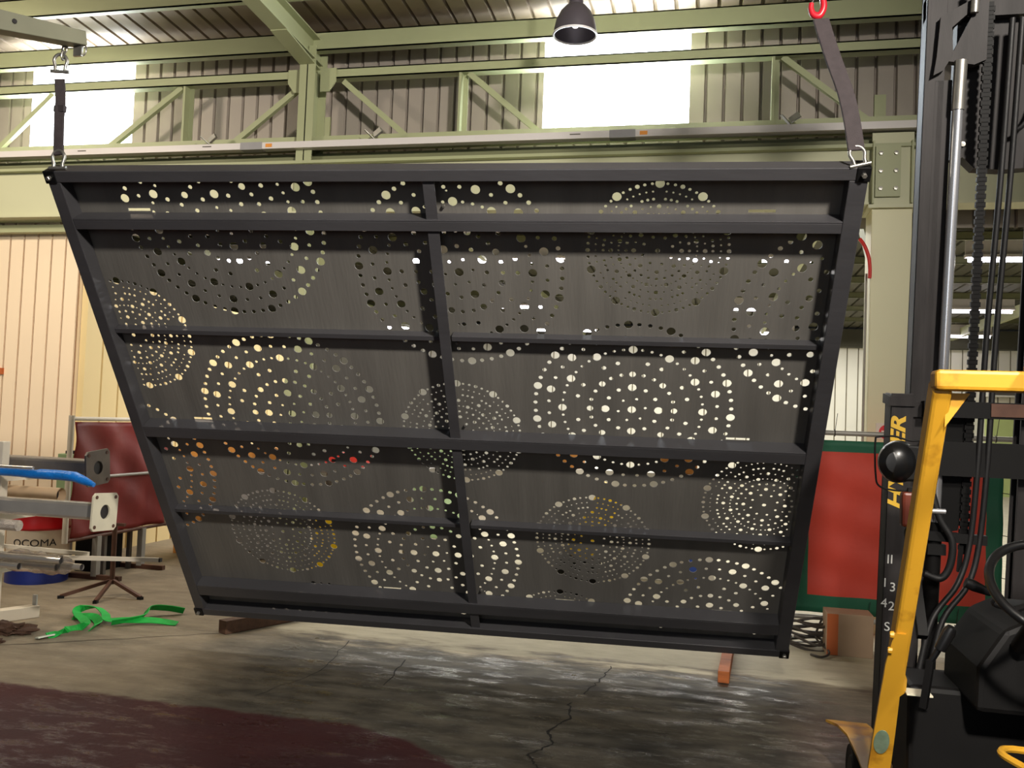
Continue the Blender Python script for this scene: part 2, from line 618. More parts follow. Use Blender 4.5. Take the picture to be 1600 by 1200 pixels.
trim(channel_x(-13, 9.5, 8.22, 5.41, 5.60, 0.10), M['green_steel'])
for y in (7.42, 5.6, 3.8, 2.0):
    trim(channel_x(-13, 9.5, y, roofz(y) - 0.20, roofz(y) - 0.01, 0.07), M['green_steel'])
# rafters in line with the columns (I-sections following the roof)
for x in (-9.6, -4.08):
    bm = bmesh.new()
    for w, h, dz in ((0.012, 0.24, -0.13), (0.17, 0.014, -0.25), (0.17, 0.014, -0.01)):
        bar(bm, (x, 8.3, roofz(8.3) + dz - 0.19), (x, -8.5, roofz(-8.5) + dz - 0.19), w, h)
    # haunch at the eaves
    vs = [bm.verts.new((x + s * 0.006, yy, zz)) for s in (-1, 1) for yy, zz in ((8.25, 5.25), (7.55, roofz(7.55) - 0.42), (8.25, roofz(8.25) - 0.42))]
    bm.faces.new(vs[:3]); bm.faces.new(vs[3:][::-1])
    bar(bm, (x, 8.25, 5.22), (x, 7.5, roofz(7.5) - 0.45), 0.17, 0.014)
    trim(bm, M['green_steel'])

# columns
def i_column(name, x0, x1, y0, y1, z0, z1, label):
    t = thing(name, label, 'column', ((x0 + x1) / 2, (y0 + y1) / 2, z0), 'steel columns of the wall')
    cx, cy = (x0 + x1) / 2, (y0 + y1) / 2
    hx, hy, H = (x1 - x0) / 2, (y1 - y0) / 2, z1 - z0
    obj('shaft', B((-hx, hx, -hy, -hy + 0.014, 0, H), (-hx, hx, hy - 0.014, hy, 0, H), (-0.006, 0.006, -hy, hy, 0, H)), M['green_steel'], t)
    return t


cl = i_column('steel_column', -4.16, -3.99, 8.12, 8.40, 0, 5.42, 'pale green steel column rising to the roof beam, between the two bright windows')
cr = thing('steel_column', 'wide pale green box column with bolted bracket, right of the hanging frame', 'column', (1.49, 8.25, 0))
obj('shaft', B((-0.165, 0.165, -0.15, 0.15, 0, 3.66)), M['column_paint'], cr, bevel=0.006)
obj('cap_plate', B((-0.20, 0.20, -0.19, 0.19, 3.66, 3.69)), M['cream_steel'], cr)
obj('upper_post', B((-0.17, 0.17, -0.145, -0.131, 3.69, 4.33), (-0.17, 0.17, 0.12, 0.134, 3.69, 4.33), (-0.006, 0.006, -0.14, 0.13, 3.69, 4.33)), M['cream_steel'], cr)
bk = obj('bolted_bracket', B((-0.145, 0.06, -0.175, -0.150, 3.76, 4.21), (-0.17, -0.155, -0.19, -0.14, 3.70, 4.25), (0.145, 0.16, -0.19, -0.14, 3.70, 4.25)), M['green_steel'], cr)
for i in (-1, 1):
    for k in range(3):
        bmb = bmesh.new()
        lathe(bmb, [(0, 0.022), (0.018, 0.02), (0.022, 0.0), (0.022, 0.0)], 6)
        bmb.transform(frame_mtx((-0.042 + i * 0.062, -0.172, 3.83 + k * 0.155), (1, 0, 0), (0, 0, 1), (0, -1, 0)))
        obj('bolt', bmb, M['galv'], bk)
obj('conduit', T([(-0.19, -0.10, 0.0), (-0.19, -0.10, 3.1)], 0.011, 8), M['grey_pipe'], cr, smooth=True)

# lattice girder below the eaves
g = thing('lattice_girder', 'pale green lattice girder running along the upper wall', 'girder', (-2.5, YW, 4.4))
gl = (-2.5, YW, 4.4)


def L3(x, y, z):
    return (x - gl[0], y - gl[1], z - gl[2])


for xa, xb in ((-13, -4.17), (-3.98, 9.5)):
    bm = channel_x(xa - gl[0], xb - gl[0], -0.06, 5.12 - gl[2], 5.22 - gl[2], 0.12)
    obj('top_chord', bm, M['green_steel'], g)
bm = B((-13 - gl[0], 9.5 - gl[0], -0.10, 0.10, 4.41 - gl[2], 4.51 - gl[2]))
obj('bottom_chord', bm, M['green_steel'], g)
for x in (-11.1, -5.55, -2.50, 0.48, 4.3):
    obj('upright', B((x - 0.012 - gl[0], x + 0.012 - gl[0], -0.05, 0.05, 0.1, 0.72), (x - 0.012 - gl[0], x + 0.06 - gl[0], 0.038, 0.05, 0.1, 0.72)), M['green_steel'], g)
for xa, za, xb, zb in ((-5.60, 5.12, -6.45, 4.51), (-4.18, 5.10, -4.95, 4.51), (-3.75, 5.10, -3.05, 4.51), (-2.42, 5.12, -1.70, 4.51),
                       (0.56, 5.12, 1.30, 4.51), (-7.9, 4.51, -7.2, 5.12), (2.0, 5.12, 2.8, 4.51)):
    bm = bmesh.new()
    bar(bm, L3(xa, YW, za), L3(xb, YW, zb), 0.05, 0.055)
    obj('diagonal', bm, M['green_steel'], g)
for x, s in ((-4.17, -1), (-3.98, 1)):
    bm = bmesh.new()
    vs = [bm.verts.new(L3(x + s * dx, YW + dy, z)) for dy in (-0.075, -0.060) for dx, z in ((0, 5.22), (0.17, 5.22), (0.17, 5.08), (0.10, 4.98), (0, 4.98))]
    bm.faces.new(vs[:5]); bm.faces.new(vs[5:][::-1])
    for k in range(5):
        bm.faces.new((vs[k], vs[5 + k], vs[5 + (k + 1) % 5], vs[(k + 1) % 5]))
    obj('gusset_plate', bm, M['green_steel'], g)

# white trunking under the girder
t = thing('cable_trunking', 'long white cable trunking fixed under the girder', 'cable trunking', (-2.5, YW - 0.2, 4.35))
obj('trunking_body', B((-10.5, 12.0, -0.05, 0.05, 0, 0.065)), M['white_tray'], t)
for x in (-4.62 + 2.5, -0.86 + 2.5):
    obj('joint_cover', B((x - 0.12, x + 0.12, -0.054, 0.054, -0.005, 0.070)), M['grey_mark'], t)
    obj('orange_label', B((x + 0.16, x + 0.23, -0.053, -0.045, 0.015, 0.05)), M['orange_mark'], t)
for x in (-7.6, -2.62, 1.2, -6.6 + 2.5):
    obj('dark_slot', B((x - 0.05, x + 0.05, -0.0525, -0.045, 0.035, 0.045)), M['seam'], t)
for x in (-5.10, -3.30, 0.62, 2.98):
    bm = bmesh.new()
    bar(bm, (x + 2.5, -0.04, 0.065), (x + 2.42, -0.09, 0.14), 0.03, 0.006)
    bar(bm, (x + 2.5, -0.04, 0.10), (x + 2.58, -0.06, 0.15), 0.03, 0.05)
    obj('clip', bm, M['galv'], t)

# crane runway beam, with its shaded top rail
cb = thing('crane_beam', 'deep cream crane runway beam crossing behind the hanging frame', 'beam', (-2.5, YW, 3.7))
obj('beam_web', B((-10.5, 3.83, -0.14, -0.12, 0.02, 0.50), (4.1, 12.0, -0.14, -0.12, 0.02, 0.50)), M['cream_steel'], cb)
obj('lower_flange', B((-10.5, 3.80, -0.20, 0.05, 0.0, 0.02), (4.2, 12.0, -0.20, 0.05, 0.0, 0.02)), M['cream_steel'], cb)
obj('upper_flange', B((-10.5, 12.0, -0.22, 0.10, 0.50, 0.53)), M['green_steel'], cb)
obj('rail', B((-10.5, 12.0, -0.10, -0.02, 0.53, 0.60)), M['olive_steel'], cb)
obj('shade_plate', B((-10.5, 12.0, 0.0, 0.03, 0.53, 0.66)), M['olive_steel'], cb)  # dark olive plate added to stand for the shade above the beam
trim(B((-13, -6.5, 8.30, 8.40, 3.58, 3.66)), M['green_steel'])

# big sliding door, left; yellow partition running away from it; far wall of next bay
def ribbed(x0, x1, z0, z1, pitch, w, d, m, mseam, name, loc, rz):
    bm = bmesh.new()
    box(bm, x0, x1, 0, 0.05, z0, z1, 0)
    n = int((x1 - x0) / pitch)
    for i in range(n + 1):
        a = x0 + i * pitch
        if a + w > x1:
            break
        box(bm, a, a + pitch - w, -d, 0.0, z0, z1, 0)
        box(bm, a + pitch - w, min(a + pitch, x1), -0.002, 0.0, z0, z1, 1)
    o = struct(name, bm, [m, mseam])
    o.location = loc
    o.rotation_euler = (0, 0, rz)
    return o


ribbed(-4.0, 0.0, 0.02, 3.64, 0.182, 0.022, 0.022, M['door'], M['seam_warm'], 'door_1', (-6.86, 8.46, 0), 0)
obj('latch', B((-0.99, -0.90, -0.05, -0.02, 2.0, 2.07)), M['box_orange'], bpy.data.objects['door_1'])
ribbed(0.0, 5.6, 0.0, 3.12, 0.30, 0.03, 0.03, M['yellow_wall'], M['seam_warm'], 'wall_left', (-6.80, 8.50, 0), R(90))
bpy.data.objects['wall_left'].rotation_euler = (0, 0, R(90))
ribbed(-16, 14, 0.0, 4.35, 0.33, 0.035, 0.035, M['far_wall'], M['seam_far'], 'wall_far', (0, 29.0, 0), 0)
struct('wall_right', B((13.8, 14.0, 8.6, 30, 0, 5.0)), M['far_wall'])
struct('wall_side', B((-16, -15.8, 8.6, 30, 0, 5.0)), M['far_wall'])
trim(B((-16, 14, 28.6, 28.95, 4.35, 4.9)), M['roof_far'])
k = 0
for y in (9.4, 11.3, 13.3, 15.2, 17.3, 19.5, 21.7, 24.0, 26.3):
    trim(channel_x(-16, 14, y, 4.86, 5.0, 0.06), M['olive_steel'])
for x in (-9.6, -4.08, 1.46, 7.0):
    bm = bmesh.new()
    bar(bm, (x, 8.6, 4.72), (x, 29, 4.72), 0.10, 0.26)
    bar(bm, (x, 8.6, 3.3), (x, 10.2, 4.6), 0.14, 0.16)
    trim(bm, M['green_steel'])

# fluorescent rows in the next bay
def fluoro(x, y, z, L_, label):
    t = thing('fluorescent_light', label, 'ceiling light', (x, y, z + 0.09), 'fluorescent lights of the next bay')
    obj('housing', B((-L_ / 2, L_ / 2, -0.07, 0.07, -0.045, 0.0), (-L_ / 2, L_ / 2, -0.008, 0.008, 0.0, 5.04 - (y - 8.75) * 0.0046 - 4.69)), M['white_tray'], t)
    obj('tube', T([(-L_ / 2 + 0.05, 0, -0.085), (L_ / 2 - 0.05, 0, -0.085)], 0.036, 10), M['tube'], t, smooth=True)
    return t


for i, (x, y, L_) in enumerate([(-9.1, 15.6, 1.5), (-4.1, 15.6, 3.0), (-0.2, 15.6, 1.5), (1.2, 15.6, 0.9), (5.2, 15.6, 2.4), (5.4, 22.0, 2.6), (-4.9, 22.0, 1.5), (0.9, 22.0, 1.5),
                               (-10.2, 27.5, 2.0), (-4.6, 27.5, 2.2), (1.6, 27.5, 1.6), (6.6, 27.5, 2.4)]):
    fluoro(x, y, 4.6, L_, 'lit fluorescent strip of the next bay, %s' % (
        ['leftmost of the nearest row', 'second from left in nearest row', 'third in nearest row', 'fourth in nearest row', 'highest one behind the forklift mast',
         'middle one behind the forklift mast', 'left one of the middle row', 'centre one of the middle row', 'leftmost of the farthest row',
         'second from left in the farthest row', 'third in the farthest row', 'lowest one behind the forklift mast'][i]))

# ------------------------------------------------------------------ things in the next bay, seen through the holes and past the column
def cuboid(name, label, cat, x0, x1, y0, y1, z0, z1, m, parts=()):
    cx, cy = (x0 + x1) / 2, (y0 + y1) / 2
    t = thing(name, label, cat, (cx, cy, z0))
    obj('body', B((x0 - cx, x1 - cx, y0 - cy, y1 - cy, 0, z1 - z0)), m, t, bevel=0.008)
    for nm, b, mm in parts:
        obj(nm, B(b), mm, t)
    return t


d2 = struct('door_2', B((8.05, 9.5, 28.80, 28.96, 0, 2.55)), M['door_green'])
obj('lintel', B((8.0, 9.55, 28.74, 28.80, 2.45, 2.62)), M['box_orange'], d2)
cuboid('wall_unit', 'white wall unit above the pale green door in the next bay', 'wall unit', 8.0, 9.6, 28.5, 28.9, 2.95, 3.3, M['white_box'],
       (('grille', (-0.75, 0.75, -0.21, -0.2, 0.05, 0.14), M['seam']),))
cuboid('yellow_cabinet', 'yellow machine cabinet seen through the lowest left holes', 'cabinet', -3.73, -3.47, 8.0, 8.35, 0.0, 0.68, M['mach_yellow'],
       (('plinth', (-0.132, 0.132, -0.178, -0.17, 0.0, 0.17), M['black']),))
ym = thing('yellow_machine', 'bright yellow sloping machine arm behind the holes right of centre', 'machine', (-1.04, 8.9, 0))
bm = bmesh.new()
bar(bm, (-0.22, 0, 0.36), (0.14, 0, 1.06), 0.20, 0.26)
obj('arm', bm, M['mach_yellow'], ym)
obj('base', B((-0.42, 0.0, -0.2, 0.2, 0, 0.36)), M['black'], ym)
cuboid('wooden_crate', 'amber wooden crate in front of the yellow wall, behind the left middle holes', 'crate', -6.08, -5.74, 9.3, 9.9, 0.0, 1.38, M['kraft'],
       (('slat', (-0.17, 0.17, -0.32, -0.30, 0.5, 0.6), M['timber']), ('slat', (-0.17, 0.17, -0.32, -0.30, 1.0, 1.1), M['timber'])))
cuboid('steel_rack', 'grey steel rack carrying an amber pack beside the wooden crate', 'rack', -5.55, -4.80, 9.3, 9.9, 0.0, 1.0, M['raw_steel'],
       (('rack_front', (-0.36, 0.36, -0.31, -0.30, 0.1, 0.9), M['grey_mark']),))
cuboid('timber_pack', 'amber timber pack lying on the grey steel rack', 'pack', -5.50, -4.85, 9.35, 9.85, 1.0, 1.28, M['kraft'], ())
cuboid('red_toolbox', 'red toolbox behind the left middle holes', 'toolbox', -4.38, -3.86, 9.5, 9.8, 1.10, 1.25, M['red_box'],
       (('handle', (-0.1, 0.1, -0.17, -0.15, 0.05, 0.08), M['black']),))
cuboid('workbench', 'grey workbench carrying the red toolbox', 'workbench', -4.6, -3.2, 9.45, 10.2, 1.02, 1.10, M['raw_steel'],
       (('leg', (-0.66, -0.58, -0.34, -0.28, -1.02, 0.0), M['raw_steel']), ('leg', (0.58, 0.66, -0.34, -0.28, -1.02, 0.0), M['raw_steel']),
        ('leg', (-0.66, -0.58, 0.28, 0.34, -1.02, 0.0), M['raw_steel']), ('leg', (0.58, 0.66, 0.28, 0.34, -1.02, 0.0), M['raw_steel'])))
cuboid('blue_cabinet', 'blue cabinet behind the right lower holes', 'cabinet', -0.16, -0.08, 9.2, 9.6, 0.0, 1.1, M['mach_blue'],
       (('handle', (0.0, 0.02, -0.22, -0.2, 0.6, 0.75), M['galv']),))
cuboid('cardboard_box', 'brown cardboard box at the left end of the pale storage rack', 'box', -1.72, -1.42, 10.0, 10.4, 1.18, 1.42, M['kraft'], ())
cuboid('cardboard_box', 'brown cardboard box at the right end of the pale storage rack', 'box', -0.52, -0.12, 10.0, 10.4, 1.18, 1.42, M['kraft'], ())
cuboid('storage_rack', 'pale metal storage rack under the two cardboard boxes', 'rack', -2.0, 0.1, 9.95, 10.9, 0.0, 1.18, M['white_box'],
       (('shelf_edge', (-1.04, 1.04, -0.49, -0.475, 0.55, 0.62), M['grey_mark']),))
cuboid('green_machine', 'pale green machine behind the left lower holes', 'machine', -4.2, -3.6, 12.0, 12.8, 0.0, 1.3, M['mach_green'],
       (('panel', (-0.2, 0.2, -0.42, -0.4, 0.8, 1.1), M['black']),))

# ------------------------------------------------------------------ the hanging perforated frame
# local axes: x along its width, y up its slope, z out of its front
PU = Vector((0.9972, 0.0750, 0.0010)).normalized()
PV = Vector((0.042, -0.574, 0.818))
PV = (PV - PU * PV.dot(PU)).normalized()
PN = PU.cross(PV)
PO = Vector((-3.627, 5.898, 0.190))
W_, H_ = 4.19, 3.345
panel = thing('perforated_steel_frame', 'large dark grey steel frame with perforated circle-pattern sheet hanging tilted from two slings', 'metal frame')
panel.matrix_world = frame_mtx(PO, PU, PV, PN)
D = 0.10

holes = []   # (u, v, radius)
CLIPR = 4.10


def add_hole(u, v, r):
    if not (0.085 < u < CLIPR and 0.100 < v < 3.262):
        return
    for a, b, s in holes:
        if abs(a - u) < 0.06 and abs(b - v) < 0.06 and math.hypot(a - u, b - v) < r + s + 0.002:
            return
    holes.append((u, v, r))


def ring(cu, cv, rad, step, start, radii):
    """radii cycles round the ring; 0 = no hole"""
    n = int(round(360 / step))
    for k in range(n):
        r = radii[k % len(radii)]
        if r:
            a = R(start + k * step)
            add_hole(cu + rad * math.cos(a), cv + rad * math.sin(a), r)


BIG, OUT, SML, MED, TNY = 0.0245, 0.0125, 0.0110, 0.0190, 0.0092


def motif_large(cu, cv, rot=0.0):
    q = 0.56
    ring(cu, cv, q, 6, rot - 3.1, (BIG, OUT, OUT, OUT))
    ring(cu, cv, q * 0.86, 10, 15 + rot, (BIG, SML, SML))
    ring(cu, cv, q * 0.717, 7.5, 0 + rot, (BIG, TNY, TNY, TNY))
    ring(cu, cv, q * 0.573, 15, 0 + rot, (0, 0.0130, 0.0130))
    ring(cu, cv, q * 0.43, 15, 0 + rot, (MED, 0.0118, 0.0118))
    ring(cu, cv, q * 0.272, 30, 0 + rot, (BIG, 0.0125, 0.0125))
    ring(cu, cv, q * 0.14, 60, 10 + rot, (TNY,))
    add_hole(cu, cv, BIG)


def motif_small(cu, cv, start=18.0, flip=0.0):
    q = 0.36
    ring(cu, cv, q, 6, start, (0.0235, 0.0078, 0.0082, 0.0118, 0.0082, 0.0078))
    ring(cu, cv, q * 0.888, 6, start, (0, 0.0056, 0.0056, 0.0056, 0.0056, 0.0056))
    ring(cu, cv, q * 0.777, 6, start + flip + 0, (0, 0.0080, 0.0080, 0.0080))
    ring(cu, cv, q * 0.668, 10, start + 12 + flip, (0.0120, 0.0056, 0.0056))
    ring(cu, cv, q * 0.557, 7.5, start + 27 + flip, (0.0122, 0.0056, 0.0056, 0.0056))
    ring(cu, cv, q * 0.449, 15, start + 12 + flip, (0.0084,))
    ring(cu, cv, q * 0.339, 22.5, start + 27 + flip, (0.0122, 0.0056))
    ring(cu, cv, q * 0.22, 45, start + flip, (0.0084,))
    add_hole(cu, cv, 0.0125)


for cu, cv, rot in ((0.896, 3.031, 98), (2.178, 2.740, -60), (4.212, 2.471, 98), (1.039, 1.762, 0),
                    (3.122, 1.880, 0), (-0.167, 1.284, 0), (1.839, 0.652, 0), (3.664, 0.185, 0)):
    motif_large(cu, cv, rot)
for cu, cv, st in ((3.234, 2.876, 18), (0.140, 2.297, 18), (2.102, 1.663, 18), (0.782, 0.776, 18), (2.892, 0.849, 18), (3.929, 1.217, 18), (2.671, 0.013, 18)):
    motif_small(cu, cv, st)
for k in range(8):
    add_hole(0.551 + k * 0.098, 0.114, 0.011)
for u in (0.912, 0.971, 1.029):
    add_hole(u, 0.300, 0.018 if u < 0.95 else 0.011)
for v in (0.33, 0.40, 1.74, 3.13, 3.20, 2.42, 1.02):
    add_hole(2.035, v, 0.006)
    add_hole(2.150, v, 0.006)

slots = [(0.351, 0.482, 3.093), (0.373, 0.495, 1.700), (0.376, 0.507, 0.288), (1.426, 1.555, 0.300), (2.639, 2.766, 0.296),
         (3.682, 3.812, 0.291), (3.667, 3.801, 1.702), (3.671, 3.803, 3.093)]
holes = [h for h in holes if not any(a - h[2] < h[0] < b + h[2] and abs(h[1] - v) < 0.009 + h[2] for a, b, v in slots)]

SU0, SU1, SV0, SV1 = 0.03, W_ - 0.03, 0.02, H_ - 0.02
verts2, faces2 = [], []


def poly(pts):
    i0 = len(verts2)
    verts2.extend(pts)
    faces2.append(list(range(i0, i0 + len(pts))))


poly([Vector((SU0, SV0)), Vector((SU1, SV0)), Vector((SU1, SV1)), Vector((SU0, SV1))])
for u, v, r in holes:
    n = 20 if r > 0.018 else (14 if r > 0.01 else 10)
    poly([Vector((u + r * math.cos(2 * math.pi * k / n), v + r * math.sin(2 * math.pi * k / n))) for k in range(n)])
for a, b, v in slots:
    poly([Vector((a, v - 0.0085)), Vector((b, v - 0.0085)), Vector((b, v + 0.0085)), Vector((a, v + 0.0085))])
vo, eo, fo, ov, oe, of = delaunay_2d_cdt(verts2, [], faces2, 0, 1e-6)
bm = bmesh.new()
TH = 0.005
top = [bm.verts.new((p.x, p.y, -D)) for p in vo]
bot = [bm.verts.new((p.x, p.y, -D - TH)) for p in vo]
edge_count = {}
keep = []
for f, src in zip(fo, of):
    if len(src) == 1 and src[0] == 0:
        keep.append(f)
        for i in range(len(f)):
            edge_count.setdefault((min(f[i], f[(i + 1) % len(f)]), max(f[i], f[(i + 1) % len(f)])), []).append((f[i], f[(i + 1) % len(f)]))
for f in keep:
    bm.faces.new([top[i] for i in f])
    bm.faces.new([bot[i] for i in reversed(f)])
for kk, l in edge_count.items():
    if len(l) == 1:
        a, b = l[0]
        bm.faces.new((top[b], top[a], bot[a], bot[b]))
loose = [v for v in bm.verts if not v.link_faces]
bmesh.ops.delete(bm, geom=loose, context='VERTS')
bmesh.ops.recalc_face_normals(bm, faces=bm.faces)
obj('perforated_sheet', bm, M['panel'], panel)

FW = 0.062    # visible face width of the rails


def hollow(bm, x0, x1, y0, y1, z0, z1):
    box(bm, x0, x1, y0, y1, z0, z1)


obj('top_rail', B((0, W_, H_ - FW, H_, -D, 0)), M['rail'], panel, bevel=0.004)
obj('bottom_rail', B((0, W_, 0, FW, -D, 0)), M['rail'], panel, bevel=0.004)
obj('side_rail', B((0, 0.07, FW, H_ - FW, -D, -0.001)), M['rail'], panel, bevel=0.004)
obj('side_rail', B((W_ - 0.085, W_, FW, H_ - FW, -D, -0.001)), M['rail'], panel, bevel=0.004)
for v, fh in ((0.300, 0.095), (1.690, 0.080), (3.078, 0.062)):
    # channel: deep top leg and front flange
    bm = bmesh.new()
    box(bm, 0.07, W_ - 0.085, v - 0.010, v, -D, -0.002)
    box(bm, 0.07, W_ - 0.085, v - fh, v - 0.010, -0.012, -0.002)
    obj('cross_channel', bm, M['rail'], panel, bevel=0.002)
for v in (0.978, 2.369):
    bm = bmesh.new()
    box(bm, 0.07, 2.052, v - 0.030, v, -D, -0.045)
    box(bm, 2.112, W_ - 0.085, v - 0.030, v, -D, -0.045)
    obj('thin_rib', bm, M['rail'], panel, bevel=0.002)
ml = obj('centre_post', B((2.052, 2.064, FW, 0.205, -D, -0.013), (2.052, 2.064, 0.290, 1.610, -D, -0.013), (2.052, 2.064, 1.680, 3.016, -D, -0.013), (2.052, 2.064, 3.068, H_ - FW, -D, -0.013),
                          (2.064, 2.112, FW, 0.205, -0.021, -0.013), (2.064, 2.112, 0.290, 1.610, -0.021, -0.013), (2.064, 2.112, 1.680, 3.016, -0.021, -0.013), (2.064, 2.112, 3.068, H_ - FW, -0.021, -0.013)),
         M['rail'], panel)
for v in (0.150, 0.345, 0.93, 1.73, 2.30, 3.12, 3.25):
    for u in (2.035, 2.130):
        bmb = bmesh.new()
        lathe(bmb, [(0.0, 0.016), (0.008, 0.016), (0.0095, 0.012), (0.0095, 0.0)], 6)
        bmb.transform(Matrix.Translation((u, v, -D)))
        obj('bolt', bmb, M['galv'], ml)
for u, v in ((4.165, 3.312), (0.022, 3.312), (4.165, 0.03), (0.022, 0.03)):
    lug = obj('corner_plate', B((u - 0.032, u + 0.032, v - 0.034, v + 0.036, -D - 0.004, 0.006)), M['bolt_dark'], panel, bevel=0.004)
    bmb = bmesh.new()
    lathe(bmb, [(0, 0.020), (0.010, 0.020), (0.013, 0.016), (0.013, 0.0)], 6)
    bmb.transform(Matrix.Translation((u, v, 0.006)))
    obj('bolt', bmb, M['galv'], lug)


# ------------------------------------------------------------------ slings and lifting gear
def pp(u, v, w=0.0):
    return PO + PU * u + PV * v + PN * w


def shackle(name, label, base, up, side, s=1.0):
    """bow shackle: U of round bar, pin across the base, standing along up"""
    up, side = Vector(up).normalized(), Vector(side)
    side = (side - up * side.dot(up)).normalized()
    t = thing(name, label, 'shackle', tuple(base))
    pts = []
    for k in range(-2, 15):
        a = math.pi * k / 12 if 0 <= k <= 12 else None
        if k < 0:
            pts.append(side * 0.022 * s + up * (0.004 * s + 0.018 * (k + 2) * s))
        elif k > 12:
            pts.append(side * -0.022 * s + up * (0.022 - 0.018 * (k - 13)) * s)
        else:
            pts.append(side * 0.030 * s * math.cos(a) + up * (0.048 + 0.034 * math.sin(a)) * s)
    obj('bow', T(pts, 0.0075 * s, 10), M['galv'], t, smooth=True)
    obj('pin', T([side * 0.042 * s, side * -0.042 * s], 0.0085 * s, 10), M['galv'], t, smooth=True)
    return t


topL = Vector((-3.415, 3.99, 2.955))
topR = Vector((0.648, 4.30, 2.955))
shackle('shackle', 'shiny steel shackle on the top left corner of the frame', (-3.412, 3.989, 2.945), (0, 0, 1), (1, 0.1, 0), 1.15)
shackle('shackle', 'shiny steel shackle on the top right corner of the frame', (0.648, 4.294, 2.945), (-0.25, 0.1, 1), (1, 0.1, 0), 1.15)


def sling(name, label, pts, w, th, side):
    bm = bmesh.new()
    P = smooth_path(pts, 8)
    ribbon(bm, P, w, th, side)
    o = obj(name, bm, M['sling'], bevel=0.004)
    tag(o, label, 'sling')
    return o


s1 = sling('lifting_sling', 'dark webbing sling hanging straight down to the left corner of the frame',
           [(-3.412, 3.990, 3.015), (-3.424, 3.998, 3.10), (-3.436, 4.006, 3.22), (-3.442, 4.014, 3.33), (-3.462, 4.022, 3.44)], 0.052, 0.016, lambda t: (1, 0.15 + 0.3 * t, 0))
obj('stitched_band', B((-3.470, -3.408, 4.000, 4.024, 3.255, 3.29)), M['sling'], s1)
s2 = sling('lifting_sling', 'dark webbing sling slanting down to the right corner of the frame',
           [(0.630, 4.300, 3.015), (0.612, 4.315, 3.15), (0.585, 4.345, 3.30), (0.540, 4.385, 3.46), (0.505, 4.430, 3.60), (0.478, 4.480, 3.73)], 0.078, 0.014, lambda t: (1, 0.2, 0.1))

# left: jib beam with shackle and swivel hook
jb = thing('jib_beam', 'grey-green tapered jib beam with a round hole, carrying the left sling', 'beam', (-3.40, 4.06, 3.68))
E0, E1 = Vector((0, 0, 0)), Vector((-0.62, -1.45, -0.26))
bm = bmesh.new()
bar(bm, E0 + Vector((0.01, 0.03, 0.0)), E1, 0.09, 0.075, w2=0.11, h2=0.17)
obj('beam_body', bm, M['olive_grey'], jb, bevel=0.004)
bmb = bmesh.new()
lathe(bmb, [(0, 0.004), (0.012, 0.004), (0.012, 0.0)], 16)
mid = E0.lerp(E1, 0.22)
bmb.transform(frame_mtx(mid + Vector((0.045, -0.018, 0.0)), (0.39, 0.92, 0), (0, 0, 1), (0.92, -0.39, 0)))
obj('bolt_hole', bmb, M['ink'], jb)
obj('end_lug', B((-0.02, 0.03, 0.0, 0.016, -0.10, 0.02)), M['galv'], jb)
obj('hanging_ring', T([Vector((0.026, 0.02, -0.06)) + Vector((0.018 * math.cos(a), 0.0, 0.030 * math.sin(a))) for a in [2 * math.pi * k / 20 for k in range(20)]], 0.005, 8, closed=True), M['galv'], jb, smooth=True)
shackle('shackle', 'dark steel shackle joining the left sling to the jib beam', (-3.470, 4.030, 3.485), (0, 0, 1), (1, 0.3, 0), 1.15)
ch = bmesh.new()
tube(ch, [Vector((-3.462, 4.036, 3.575)) + Vector((0.0, 0.012 * math.cos(a), 0.024 * math.sin(a))) for a in [2 * math.pi * k / 16 for k in range(16)]], 0.0055, 8, closed=True)
tube(ch, [Vector((-3.458, 4.040, 3.612)) + Vector((0.013 * math.cos(a), 0.0, 0.022 * math.sin(a))) for a in [2 * math.pi * k / 16 for k in range(16)]], 0.0055, 8, closed=True)
tube(ch, [Vector((-3.452, 4.042, 3.640)) + Vector((0.0, 0.012 * math.cos(a), 0.022 * math.sin(a))) for a in [2 * math.pi * k / 16 for k in range(16)]], 0.0055, 8, closed=True)
tag(obj('chain_link', ch, M['galv'], smooth=True), 'short steel chain between the jib beam and its shackle', 'chain')

# right: red swivel hook with silver latch on a chain going up out of view
hk = thing('lifting_hook', 'red painted lifting hook holding the right sling, at the top edge', 'hook', (0.462, 4.500, 3.765))
hk.scale = (0.82, 0.82, 0.95)
pts = [(0.0, 0, 0.22), (0.004, 0, 0.13), (0.03, 0, 0.08), (0.036, 0, 0.03), (0.012, 0, -0.008), (-0.022, 0, 0.0), (-0.036, 0, 0.03), (-0.034, 0, 0.06)]
P = smooth_path(pts, 5)
obj('hook_body', T(P, [0.014 + 0.006 * math.sin(math.pi * i / (len(P) - 1)) for i in range(len(P))], 12), M['red_hook'], hk, smooth=True)
obj('latch', T([(-0.034, -0.005, 0.058), (0.004, -0.005, 0.115)], 0.004, 6), M['galv'], hk, smooth=True)
obj('swivel', T([(0, 0, 0.215), (0, 0, 0.27)], 0.022, 12), M['galv'], hk, smooth=True)
bm = bmesh.new()
for k in range(12):
    c = Vector((0.462, 4.500, 4.045 + k * 0.042))
    d = Vector((0.013, 0, 0)) if k % 2 else Vector((0, 0.013, 0))
    tube(bm, [c + d * math.cos(a) + Vector((0, 0, 0.027 * math.sin(a))) for a in [2 * math.pi * q / 12 for q in range(12)]], 0.005, 6, closed=True)
tag(obj('hoist_chain', bm, M['galv'], smooth=True), 'steel chain rising above the red lifting hook', 'chain')
lb = thing('lifting_beam', 'steel lifting beam across the raised forks above the frame', 'beam', (1.0, 4.6, 4.56))
bm = bmesh.new()
bar(bm, (-0.62, -0.12, 0), (0.62, 0.12, 0), 0.08, 0.10)
obj('beam_body', bm, M['rail'], lb, bevel=0.004)

